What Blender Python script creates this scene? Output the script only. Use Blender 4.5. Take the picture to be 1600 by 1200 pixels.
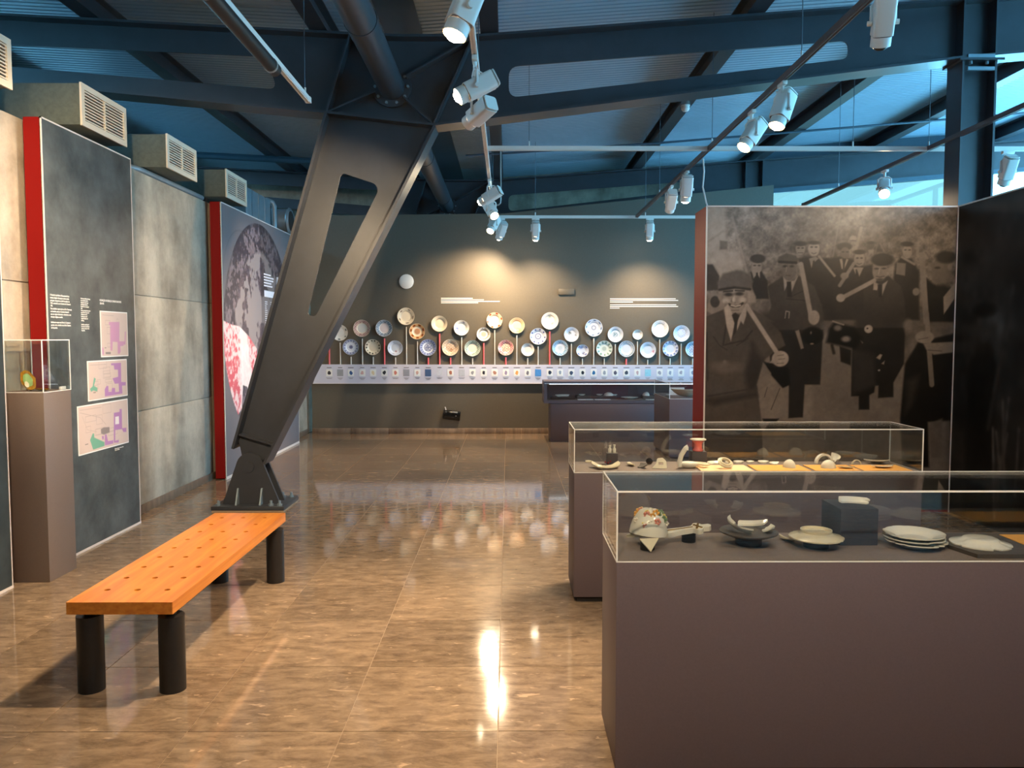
import bpy, bmesh, math, random
import numpy as np
from mathutils import Vector, Matrix
from mathutils.geometry import tessellate_polygon

for o in list(bpy.data.objects): bpy.data.objects.remove(o)
SC = bpy.context.scene
COL = SC.collection
random.seed(7)
R = math.radians

# ------------------------------------------------------------------ camera
cd = bpy.data.cameras.new('camera'); cam = bpy.data.objects.new('camera', cd); COL.objects.link(cam)
cd.sensor_width = 36.0; cd.lens = 27.72; cd.clip_end = 200; cd.clip_start = 0.05
cam.location = (0, 0, 1.52); cam.rotation_euler = (R(90 - 3.39), 0, R(-0.28))
SC.camera = cam
# ------------------------------------------------------------------ world (overcast blue daylight) and exposure
W = bpy.data.worlds.new('daylight'); SC.world = W; W.use_nodes = True
nt = W.node_tree
bg = nt.nodes['Background']
tc = nt.nodes.new('ShaderNodeTexCoord'); sx = nt.nodes.new('ShaderNodeSeparateXYZ'); rp = nt.nodes.new('ShaderNodeValToRGB')
nt.links.new(tc.outputs['Generated'], sx.inputs[0]); nt.links.new(sx.outputs['Z'], rp.inputs[0]); nt.links.new(rp.outputs[0], bg.inputs[0])
rp.color_ramp.elements[0].color = (0.21, 0.66, 1.0, 1); rp.color_ramp.elements[1].color = (0.15, 0.56, 1.0, 1)
SKY_STRENGTH = 6.5
bg.inputs[1].default_value = SKY_STRENGTH
vs = SC.view_settings; vs.view_transform = 'Standard'; vs.look = 'None'; vs.gamma = 1.0; vs.use_curve_mapping = False
vs.exposure = 1.0
cy = SC.cycles
cy.max_bounces = 8; cy.diffuse_bounces = 4; cy.glossy_bounces = 4; cy.transmission_bounces = 6; cy.transparent_max_bounces = 24
cy.caustics_reflective = False; cy.caustics_refractive = False; cy.sample_clamp_indirect = 4.0
WARM = (1.0, 0.74, 0.46)

# ------------------------------------------------------------------ materials
def lin(c):
    c = c / 255.0
    return c / 12.92 if c <= 0.04045 else ((c + 0.055) / 1.055) ** 2.4
def rgb(r, g, b): return (lin(r), lin(g), lin(b), 1.0)

def mat(name, col, rough=0.5, metal=0.0, spec=0.5, nscale=0.0, namt=0.0, bump=0.0, bscale=60.0, stretch=None, attr=None, rand=0.0, coat=0.0):
    m = bpy.data.materials.new(name); m.use_nodes = True
    N, L = m.node_tree.nodes, m.node_tree.links
    b = N['Principled BSDF']
    b.inputs['Roughness'].default_value = rough; b.inputs['Metallic'].default_value = metal
    b.inputs['Specular IOR Level'].default_value = spec
    if coat: b.inputs['Coat Weight'].default_value = coat; b.inputs['Coat Roughness'].default_value = 0.05
    b.inputs['Base Color'].default_value = col
    tco = N.new('ShaderNodeTexCoord'); src = tco.outputs['Object']
    if stretch:
        mp = N.new('ShaderNodeMapping'); mp.inputs['Scale'].default_value = stretch; L.new(src, mp.inputs[0]); src = mp.outputs[0]
    out = None
    if attr:
        a = N.new('ShaderNodeAttribute'); a.attribute_name = attr; out = a.outputs['Color']
    if namt:
        n = N.new('ShaderNodeTexNoise'); n.inputs['Scale'].default_value = nscale; n.inputs['Detail'].default_value = 6; n.inputs['Roughness'].default_value = 0.62
        L.new(src, n.inputs['Vector'])
        mr = N.new('ShaderNodeMapRange'); mr.inputs[1].default_value = 0.3; mr.inputs[2].default_value = 0.7
        mr.inputs[3].default_value = 1 - namt; mr.inputs[4].default_value = 1 + namt; L.new(n.outputs['Fac'], mr.inputs[0])
        mx = N.new('ShaderNodeMix'); mx.data_type = 'RGBA'; mx.blend_type = 'MULTIPLY'; mx.inputs[0].default_value = 1
        if out: L.new(out, mx.inputs[6])
        else: mx.inputs[6].default_value = col
        L.new(mr.outputs[0], mx.inputs[7]); out = mx.outputs[2]
    if rand:
        oi = N.new('ShaderNodeObjectInfo'); mr2 = N.new('ShaderNodeMapRange'); mr2.inputs[3].default_value = 1 - rand; mr2.inputs[4].default_value = 1 + rand
        L.new(oi.outputs['Random'], mr2.inputs[0]); mx2 = N.new('ShaderNodeMix'); mx2.data_type = 'RGBA'; mx2.blend_type = 'MULTIPLY'; mx2.inputs[0].default_value = 1
        if out: L.new(out, mx2.inputs[6])
        else: mx2.inputs[6].default_value = col
        L.new(mr2.outputs[0], mx2.inputs[7]); out = mx2.outputs[2]
    if out: L.new(out, b.inputs['Base Color'])
    if bump:
        n2 = N.new('ShaderNodeTexNoise'); n2.inputs['Scale'].default_value = bscale; n2.inputs['Detail'].default_value = 4; L.new(src, n2.inputs['Vector'])
        bp = N.new('ShaderNodeBump'); bp.inputs['Strength'].default_value = bump; bp.inputs['Distance'].default_value = 0.01
        L.new(n2.outputs['Fac'], bp.inputs['Height']); L.new(bp.outputs[0], b.inputs['Normal'])
    return m

def glass_mat(name, tint=(0.96, 0.98, 0.98, 1), base=0.075):
    m = bpy.data.materials.new(name); m.use_nodes = True
    N, L = m.node_tree.nodes, m.node_tree.links
    for n in list(N):
        if n.type != 'OUTPUT_MATERIAL': N.remove(n)
    outn = [n for n in N if n.type == 'OUTPUT_MATERIAL'][0]
    lw = N.new('ShaderNodeLayerWeight'); lw.inputs[0].default_value = 0.5
    pw = N.new('ShaderNodeMath'); pw.operation = 'POWER'; pw.inputs[1].default_value = 4.5; L.new(lw.outputs['Facing'], pw.inputs[0])
    ma = N.new('ShaderNodeMath'); ma.operation = 'MULTIPLY_ADD'; ma.inputs[1].default_value = 1 - base; ma.inputs[2].default_value = base; L.new(pw.outputs[0], ma.inputs[0])
    t = N.new('ShaderNodeBsdfTransparent'); t.inputs[0].default_value = tint
    g = N.new('ShaderNodeBsdfGlossy'); g.inputs['Roughness'].default_value = 0.0; g.inputs['Color'].default_value = (0.9, 0.9, 0.9, 1)
    mx = N.new('ShaderNodeMixShader'); L.new(ma.outputs[0], mx.inputs[0]); L.new(t.outputs[0], mx.inputs[1]); L.new(g.outputs[0], mx.inputs[2])
    L.new(mx.outputs[0], outn.inputs[0])
    return m

def emit_mat(name, col, s):
    m = bpy.data.materials.new(name); m.use_nodes = True
    N, L = m.node_tree.nodes, m.node_tree.links
    b = N['Principled BSDF']; b.inputs['Base Color'].default_value = (*col, 1); b.inputs['Emission Color'].default_value = (*col, 1); b.inputs['Emission Strength'].default_value = s
    return m

def stone_mat(name, light, dark, rough, rand=0.1):
    """polished brown limestone: horizontal bedding, pale veins, slight waviness"""
    m = bpy.data.materials.new(name); m.use_nodes = True
    N, L = m.node_tree.nodes, m.node_tree.links; b = N['Principled BSDF']
    tco = N.new('ShaderNodeTexCoord'); oi = N.new('ShaderNodeObjectInfo')
    ad = N.new('ShaderNodeVectorMath'); ad.operation = 'ADD'; L.new(tco.outputs['Object'], ad.inputs[0])
    sc = N.new('ShaderNodeVectorMath'); sc.operation = 'SCALE'; sc.inputs[3].default_value = 3.7; L.new(oi.outputs['Location'], sc.inputs[0]); L.new(sc.outputs[0], ad.inputs[1])
    mp = N.new('ShaderNodeMapping'); mp.inputs['Scale'].default_value = (4.5, 11.0, 1); L.new(ad.outputs[0], mp.inputs[0])
    n1 = N.new('ShaderNodeTexNoise'); n1.inputs['Scale'].default_value = 1.6; n1.inputs['Detail'].default_value = 10; n1.inputs['Roughness'].default_value = 0.72; n1.inputs['Distortion'].default_value = 0.35; L.new(mp.outputs[0], n1.inputs['Vector'])
    cr = N.new('ShaderNodeValToRGB'); cr.color_ramp.elements[0].position = 0.34; cr.color_ramp.elements[1].position = 0.68
    cr.color_ramp.elements[0].color = dark; cr.color_ramp.elements[1].color = light; L.new(n1.outputs['Fac'], cr.inputs[0])
    mp2 = N.new('ShaderNodeMapping'); mp2.inputs['Scale'].default_value = (5.0, 13.0, 1); L.new(ad.outputs[0], mp2.inputs[0])
    n2 = N.new('ShaderNodeTexNoise'); n2.inputs['Scale'].default_value = 2.2; n2.inputs['Detail'].default_value = 8; n2.inputs['Distortion'].default_value = 1.0; L.new(mp2.outputs[0], n2.inputs['Vector'])
    cr2 = N.new('ShaderNodeValToRGB'); cr2.color_ramp.elements[0].position = 0.64; cr2.color_ramp.elements[1].position = 0.72
    cr2.color_ramp.elements[0].color = (0, 0, 0, 1); cr2.color_ramp.elements[1].color = (.55, .55, .55, 1); L.new(n2.outputs['Fac'], cr2.inputs[0])
    mv = N.new('ShaderNodeMix'); mv.data_type = 'RGBA'; L.new(cr2.outputs[0], mv.inputs[0]); L.new(cr.outputs[0], mv.inputs[6]); mv.inputs[7].default_value = tuple(min(1, c * 2.0) for c in light[:3]) + (1,)
    mr = N.new('ShaderNodeMapRange'); mr.inputs[3].default_value = 1 - rand; mr.inputs[4].default_value = 1 + rand; L.new(oi.outputs['Random'], mr.inputs[0])
    mm = N.new('ShaderNodeMix'); mm.data_type = 'RGBA'; mm.blend_type = 'MULTIPLY'; mm.inputs[0].default_value = 1; L.new(mv.outputs[2], mm.inputs[6]); L.new(mr.outputs[0], mm.inputs[7])
    L.new(mm.outputs[2], b.inputs['Base Color'])
    b.inputs['Specular IOR Level'].default_value = 0.55
    rr = N.new('ShaderNodeMapRange'); rr.inputs[3].default_value = rough * 0.7; rr.inputs[4].default_value = rough * 1.5; L.new(n1.outputs['Fac'], rr.inputs[0]); L.new(rr.outputs[0], b.inputs['Roughness'])
    n3 = N.new('ShaderNodeTexNoise'); n3.inputs['Scale'].default_value = 14; n3.inputs['Detail'].default_value = 3; L.new(ad.outputs[0], n3.inputs['Vector'])
    bp = N.new('ShaderNodeBump'); bp.inputs['Strength'].default_value = 0.05; bp.inputs['Distance'].default_value = 0.003; L.new(n3.outputs['Fac'], bp.inputs['Height']); L.new(bp.outputs[0], b.inputs['Normal'])
    return m

def wood_mat(name, light, dark):
    m = bpy.data.materials.new(name); m.use_nodes = True
    N, L = m.node_tree.nodes, m.node_tree.links; b = N['Principled BSDF']
    tco = N.new('ShaderNodeTexCoord'); mp = N.new('ShaderNodeMapping'); mp.inputs['Scale'].default_value = (14, 0.9, 22); L.new(tco.outputs['Object'], mp.inputs[0])
    n = N.new('ShaderNodeTexNoise'); n.inputs['Scale'].default_value = 2.4; n.inputs['Detail'].default_value = 7; n.inputs['Distortion'].default_value = 0.4; L.new(mp.outputs[0], n.inputs['Vector'])
    cr = N.new('ShaderNodeValToRGB'); cr.color_ramp.elements[0].position = 0.3; cr.color_ramp.elements[1].position = 0.7; cr.color_ramp.elements[0].color = dark; cr.color_ramp.elements[1].color = light
    L.new(n.outputs['Fac'], cr.inputs[0]); L.new(cr.outputs[0], b.inputs['Base Color']); b.inputs['Roughness'].default_value = 0.28
    return m

def concrete_mat(name, light, dark):
    m = bpy.data.materials.new(name); m.use_nodes = True
    N, L = m.node_tree.nodes, m.node_tree.links; b = N['Principled BSDF']
    tco = N.new('ShaderNodeTexCoord'); oi = N.new('ShaderNodeObjectInfo')
    ad = N.new('ShaderNodeVectorMath'); ad.operation = 'ADD'; L.new(tco.outputs['Object'], ad.inputs[0]); L.new(oi.outputs['Location'], ad.inputs[1])
    n1 = N.new('ShaderNodeTexNoise'); n1.inputs['Scale'].default_value = 2.6; n1.inputs['Detail'].default_value = 10; n1.inputs['Roughness'].default_value = 0.72; L.new(ad.outputs[0], n1.inputs['Vector'])
    mp = N.new('ShaderNodeMapping'); mp.inputs['Scale'].default_value = (2.2, 2.2, 0.5); L.new(ad.outputs[0], mp.inputs[0])
    n2 = N.new('ShaderNodeTexNoise'); n2.inputs['Scale'].default_value = 1.3; n2.inputs['Detail'].default_value = 5; L.new(mp.outputs[0], n2.inputs['Vector'])
    av = N.new('ShaderNodeMath'); av.operation = 'ADD'; L.new(n1.outputs['Fac'], av.inputs[0]); L.new(n2.outputs['Fac'], av.inputs[1])
    cr = N.new('ShaderNodeValToRGB'); cr.color_ramp.elements[0].position = 0.38; cr.color_ramp.elements[1].position = 0.62; cr.color_ramp.elements[0].color = dark; cr.color_ramp.elements[1].color = light
    hf = N.new('ShaderNodeMath'); hf.operation = 'MULTIPLY'; hf.inputs[1].default_value = 0.5; L.new(av.outputs[0], hf.inputs[0]); L.new(hf.outputs[0], cr.inputs[0]); L.new(cr.outputs[0], b.inputs['Base Color'])
    b.inputs['Roughness'].default_value = 0.6
    bp = N.new('ShaderNodeBump'); bp.inputs['Strength'].default_value = 0.25; bp.inputs['Distance'].default_value = 0.01; L.new(n1.outputs['Fac'], bp.inputs['Height']); L.new(bp.outputs[0], b.inputs['Normal'])
    return m

M = {
 'stone': stone_mat('polished_brown_stone', rgb(156, 134, 112), rgb(104, 88, 73), 0.065, 0.13),
 'grout': mat('pale_grout', rgb(150, 128, 104), 0.6),
 'skirt': stone_mat('stone_skirting', rgb(150, 128, 108), rgb(95, 80, 68), 0.3, 0.12),
 'concrete': concrete_mat('board_marked_concrete', rgb(194, 180, 160), rgb(132, 120, 105)),
 'olive': mat('olive_wall_paint', rgb(92, 85, 74), 0.55, nscale=40, namt=0.05, bump=0.05, bscale=300),
 'slate': mat('slate_print', rgb(72, 76, 76), 0.5, nscale=4.2, namt=0.55),
 'slate_dark': mat('dark_slate_print', rgb(50, 56, 56), 0.5, nscale=4.2, namt=0.5),
 'red': mat('red_paint', rgb(126, 10, 7), 0.6, spec=0.2),
 'trim': mat('pale_edge_trim', rgb(214, 206, 202), 0.4),
 'steel': mat('dark_painted_steel', rgb(54, 57, 63), 0.34, spec=0.5, nscale=5, namt=0.12, bump=0.03, bscale=90),
 'steel_blue': mat('blue_grey_steel', rgb(58, 78, 92), 0.42, spec=0.5, nscale=5, namt=0.1),
 'deck': mat('roof_deck_steel', rgb(150, 174, 192), 0.38, spec=0.5, nscale=3, namt=0.05),
 'white_metal': mat('white_enamel', rgb(226, 222, 216), 0.35),
 'grey_metal': mat('grey_track_metal', rgb(176, 172, 168), 0.3, metal=0.4),
 'track_backlit': mat('backlit_track_metal', rgb(104, 94, 92), 0.35, metal=0.2),  # track metal darkened so its colour carries the backlit shade
 'lamp_halo': emit_mat('warm_lamp_halo', (1.0, 0.50, 0.16), 1.1),  # orange emission imitating the warm halo round lit lenses
 'black': mat('black_metal', rgb(30, 28, 28), 0.45, nscale=60, namt=0.2),
 'black_gloss': mat('black_gloss', rgb(12, 12, 12), 0.15),
 'galv': mat('galvanised_duct', rgb(126, 142, 152), 0.4, metal=0.35, nscale=6, namt=0.12),
 'duct': mat('grey_green_duct_board', rgb(84, 92, 86), 0.85, nscale=30, namt=0.15),
 'grille': mat('cream_grille_paint', rgb(216, 204, 184), 0.45),
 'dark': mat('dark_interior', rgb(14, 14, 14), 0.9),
 'wood': wood_mat('varnished_beech', rgb(216, 140, 56), rgb(188, 108, 38)),
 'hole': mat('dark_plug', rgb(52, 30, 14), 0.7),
 'case': mat('plum_brown_case_paint', rgb(98, 86, 92), 0.5, nscale=150, namt=0.06, bump=0.04, bscale=500),
 'case_dark': mat('case_plinth', rgb(26, 24, 26), 0.7),
 'pedestal': mat('pedestal_paint', rgb(112, 98, 90), 0.55, nscale=150, namt=0.05),
 'deckboard': mat('case_floor_fabric', rgb(126, 112, 106), 0.85, nscale=120, namt=0.1),
 'glass': glass_mat('clear_display_glass'),
 'window_glass': glass_mat('window_glass', (0.97, 0.99, 1, 1), 0.04),
 'dimming_glass': glass_mat('dimming_window_glass', (0.33, 0.30, 0.265, 1), 0.04),  # tint added to dim the bright sky seen through one pane
 'edge': mat('polished_glass_edge', rgb(240, 240, 240), 0.25),
 'china': mat('white_porcelain', rgb(236, 230, 216), 0.16, coat=0.3),
 'bone': mat('cream_porcelain', rgb(226, 214, 186), 0.2, coat=0.3, nscale=30, namt=0.06),
 'pink_china': mat('pink_porcelain', rgb(232, 116, 106), 0.2, coat=0.3),
 'gold': mat('gilt_ceramic', rgb(190, 138, 40), 0.25, metal=0.75, nscale=40, namt=0.5),
 'green_china': mat('green_glaze', rgb(138, 170, 110), 0.2, nscale=40, namt=0.2),
 'block': mat('grey_display_block', rgb(62, 60, 66), 0.7, nscale=120, namt=0.08),
 'disc': mat('grey_display_disc', rgb(84, 78, 76), 0.7, nscale=120, namt=0.08),
 'peach': mat('peach_card', rgb(250, 206, 160), 0.8),
 'orange': mat('orange_card', rgb(232, 168, 84), 0.8, nscale=60, namt=0.05),
 'rail': mat('pale_lilac_rail', rgb(206, 204, 218), 0.45),
 'ink': mat('printed_grey_text', rgb(120, 112, 112), 0.8),
 'white_text': mat('white_vinyl_text', rgb(236, 234, 230), 0.6),
 'rod_white': mat('pale_rod', rgb(206, 200, 190), 0.4),
 'rod_red': mat('coral_rod', rgb(238, 104, 106), 0.45),
 'print': mat('print_on_panel', (1, 1, 1, 1), 0.5, attr='Col'),
 'mural': mat('sepia_mural_print', (1, 1, 1, 1), 0.38, spec=0.35, attr='Col'),
 'glaze': mat('decorated_glaze', (1, 1, 1, 1), 0.18, attr='Col', coat=0.25),
 'lamp_on': emit_mat('lit_lamp_lens', (1.0, 0.80, 0.52), 60.0),
 'led': emit_mat('led_strip', (0.92, 0.95, 1.0), 3.0),
 'lamp_off': mat('unlit_lens', rgb(70, 64, 58), 0.1),
 'cable': mat('white_cable', rgb(214, 210, 206), 0.5),
 'wire': mat('thin_steel_wire', rgb(90, 96, 104), 0.4, metal=0.5),
 'plaster': mat('pale_plaster', rgb(150, 146, 140), 0.8),
}

# ------------------------------------------------------------------ mesh helpers
ORG = {}
def bm_new(): return bmesh.new()
def b_box(bm, x0, x1, y0, y1, z0, z1, bev=0.0):
    t = bmesh.new(); bmesh.ops.create_cube(t, size=1.0)
    for v in t.verts: v.co = Vector((x0 + (v.co.x + .5) * (x1 - x0), y0 + (v.co.y + .5) * (y1 - y0), z0 + (v.co.z + .5) * (z1 - z0)))
    if bev: bmesh.ops.bevel(t, geom=t.edges[:], offset=bev, segments=2, affect='EDGES', profile=0.5)
    b_join(bm, t)
def b_join(bm, t, mtx=None):
    vm = {}
    for v in t.verts: vm[v] = bm.verts.new(mtx @ v.co if mtx else v.co)
    for f in t.faces:
        try: bm.faces.new([vm[v] for v in f.verts])
        except ValueError: pass
    t.free()
def frame(axis):
    a = Vector(axis).normalized(); h = Vector((0, 0, 1)) if abs(a.z) < 0.95 else Vector((1, 0, 0))
    u = h.cross(a).normalized(); v = a.cross(u); return u, v, a
def b_cyl(bm, p0, p1, r0, r1=None, seg=16, caps=True):
    p0, p1 = Vector(p0), Vector(p1); r1 = r0 if r1 is None else r1
    u, v, a = frame(p1 - p0); A, B = [], []
    for i in range(seg):
        d = u * math.cos(2 * math.pi * i / seg) + v * math.sin(2 * math.pi * i / seg)
        A.append(bm.verts.new(p0 + d * r0)); B.append(bm.verts.new(p1 + d * r1))
    for i in range(seg):
        j = (i + 1) % seg; bm.faces.new((A[i], A[j], B[j], B[i]))
    if caps: bm.faces.new(A[::-1]); bm.faces.new(B)
def b_tube(bm, pts, r, seg=8):
    pts = [Vector(p) for p in pts]; rings = []; pu = None
    for i, p in enumerate(pts):
        a = (pts[min(i + 1, len(pts) - 1)] - pts[max(i - 1, 0)]).normalized()
        if pu is None: u, v, _ = frame(a)
        else:
            u = (pu - a * pu.dot(a)).normalized(); v = a.cross(u)
        pu = u
        rings.append([bm.verts.new(p + (u * math.cos(2 * math.pi * k / seg) + v * math.sin(2 * math.pi * k / seg)) * r) for k in range(seg)])
    for A, B in zip(rings, rings[1:]):
        for k in range(seg):
            j = (k + 1) % seg; bm.faces.new((A[k], A[j], B[j], B[k]))
    bm.faces.new(rings[0][::-1]); bm.faces.new(rings[-1])
def b_lathe(bm, prof, o=(0, 0, 0), axis=(0, 0, 1), seg=32, a0=0.0, a1=None, jag=None):
    """profile of (r, h) spun about axis; an open sector when a1 is given"""
    o = Vector(o); u, v, a = frame(axis); full = a1 is None
    n = seg if full else seg + 1; rings = []
    for i in range(n):
        t = 2 * math.pi * i / seg if full else a0 + (a1 - a0) * i / seg
        d = u * math.cos(t) + v * math.sin(t); ring = []
        for k, (r, h) in enumerate(prof):
            j = jag(i / max(1, seg), k / max(1, len(prof) - 1)) if jag else 0
            ring.append(bm.verts.new(o + d * max(0.0005, r + j) + a * h))
        rings.append(ring)
    for i in range(n if full else n - 1):
        A, B = rings[i], rings[(i + 1) % n]
        for k in range(len(prof) - 1): bm.faces.new((A[k], B[k], B[k + 1], A[k + 1]))
    if not full:
        bm.faces.new(rings[0]) ; bm.faces.new(rings[-1][::-1])
    return rings
def b_plate(bm, outer, holes, o, u, v, t):
    """flat plate: 2-D outline with holes, on plane o + u*a + v*b, thickness t along u x v (centred)"""
    o, u, v = Vector(o), Vector(u), Vector(v); n = u.cross(v).normalized()
    loops = [list(outer)] + [list(h) for h in holes]
    flat = [p for l in loops for p in l]
    tris = tessellate_polygon([[Vector((p[0], p[1], 0)) for p in l] for l in loops])
    T = [bm.verts.new(o + u * p[0] + v * p[1] + n * (t / 2)) for p in flat]
    Bt = [bm.verts.new(o + u * p[0] + v * p[1] - n * (t / 2)) for p in flat]
    for a, b, c in tris:
        pa, pb, pc = flat[a], flat[b], flat[c]
        s = (pb[0] - pa[0]) * (pc[1] - pa[1]) - (pb[1] - pa[1]) * (pc[0] - pa[0])
        if abs(s) < 1e-12: continue
        if s < 0: b, c = c, b
        try: bm.faces.new((T[a], T[b], T[c])); bm.faces.new((Bt[c], Bt[b], Bt[a]))
        except ValueError: pass
    k = 0
    for l in loops:
        m = len(l)
        for i in range(m):
            a, b = k + i, k + (i + 1) % m
            try: bm.faces.new((T[a], Bt[a], Bt[b], T[b]))
            except ValueError: pass
        k += m
def fillet(pts, r, n=5):
    out = []; m = len(pts)
    for i in range(m):
        p, a, b = Vector(pts[i]), Vector(pts[i - 1]), Vector(pts[(i + 1) % m])
        da, db = (a - p), (b - p); rr = r[i] if isinstance(r, (list, tuple)) else r
        rr = min(rr, da.length * .45, db.length * .45)
        s, e = p + da.normalized() * rr, p + db.normalized() * rr
        for k in range(n + 1):
            t = k / n; q = s * (1 - t) ** 2 + p * 2 * t * (1 - t) + e * t * t; out.append((q.x, q.y))
    return out
def b_ribbon(bm, path, y0, y1, t):
    """flange strip following an (x,z) path, between y0 and y1, thickness t"""
    for (xa, za), (xb, zb) in zip(path, path[1:]):
        d = Vector((xb - xa, zb - za)).normalized(); n = Vector((-d.y, d.x)) * (t / 2)
        b_plate(bm, [(xa - n.x, za - n.y), (xb - n.x, zb - n.y), (xb + n.x, zb + n.y), (xa + n.x, za + n.y)], [], (0, (y0 + y1) / 2, 0), (1, 0, 0), (0, 0, 1), y1 - y0)

def tag(o, label=None, cat=None, group=None, kind=None):
    if label: o['label'] = label
    if cat: o['category'] = cat
    if group: o['group'] = group
    if kind: o['kind'] = kind
    return o
def thing(name, label, cat, loc, group=None):
    o = bpy.data.objects.new(name, None); COL.objects.link(o); o.location = loc; o.empty_display_size = 0.1
    ORG[o] = Vector(loc); return tag(o, label, cat, group)
def obj(name, bm, m, parent=None, sharp=32, label=None, kind=None, flat=False):
    """ONE mesh object; vertices are given in metres in the room and moved to the parent's or the mesh's own base point"""
    bmesh.ops.recalc_face_normals(bm, faces=bm.faces[:])
    if parent is not None: off = ORG[parent]
    else:
        xs = [v.co.x for v in bm.verts]; ys = [v.co.y for v in bm.verts]; zs = [v.co.z for v in bm.verts]
        off = Vector(((min(xs) + max(xs)) / 2, (min(ys) + max(ys)) / 2, min(zs)))
    for v in bm.verts: v.co -= off
    me = bpy.data.meshes.new(name); bm.to_mesh(me); bm.free()
    if not flat:
        me.polygons.foreach_set('use_smooth', [True] * len(me.polygons)); me.set_sharp_from_angle(angle=R(sharp))
    me.materials.append(M[m] if isinstance(m, str) else m)
    o = bpy.data.objects.new(name, me); COL.objects.link(o)
    if parent is not None: o.parent = parent
    else: o.location = off
    ORG[o] = off.copy()
    if label: o['label'] = label
    if kind: o['kind'] = kind
    return o
def box(name, m, dims, parent=None, bev=0.0, **k):
    bm = bm_new(); b_box(bm, *dims, bev=bev); return obj(name, bm, m, parent, **k)
def cyl(name, m, p0, p1, r, parent=None, r1=None, seg=20, **k):
    bm = bm_new(); b_cyl(bm, p0, p1, r, r1, seg); return obj(name, bm, m, parent, **k)
def tube(name, m, pts, r, parent=None, seg=8, **k):
    bm = bm_new(); b_tube(bm, pts, r, seg); return obj(name, bm, m, parent, **k)
def clone(src, parent, delta, name=None):
    """copy of a part sharing its mesh, moved by delta"""
    c = src.copy(); COL.objects.link(c); c.parent = parent; c.location = src.location + Vector(delta); c.name = name or src.name.split('.')[0]; ORG[c] = ORG[src]; return c

# ------------------------------------------------------------------ flat prints (colour per mesh point)
def vnoise(h, w, cells, seed):
    rs = np.random.RandomState(seed); ch, cw = max(2, int(cells * h / w)) + 2, int(cells) + 2
    g = rs.rand(ch, cw); y = np.linspace(0, ch - 1.001, h); x = np.linspace(0, cw - 1.001, w)
    yi, xi = y.astype(int), x.astype(int); fy, fx = (y - yi)[:, None], (x - xi)[None, :]
    fy = fy * fy * (3 - 2 * fy); fx = fx * fx * (3 - 2 * fx)
    a = g[yi][:, xi]; b = g[yi][:, xi + 1]; c = g[yi + 1][:, xi]; d = g[yi + 1][:, xi + 1]
    return (a * (1 - fx) + b * fx) * (1 - fy) + (c * (1 - fx) + d * fx) * fy
def fnoise(h, w, cells, seed, octaves=4, gain=.6):
    t = np.zeros((h, w)); a = 1.0; tot = 0
    for k in range(octaves): t += a * vnoise(h, w, cells * 2 ** k, seed + k); tot += a; a *= gain
    t /= tot; return np.clip((t - .5) * 1.7 + .5, 0, 1)
def sstep(x, a, b): t = np.clip((x - a) / (b - a), 0, 1); return t * t * (3 - 2 * t)
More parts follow.
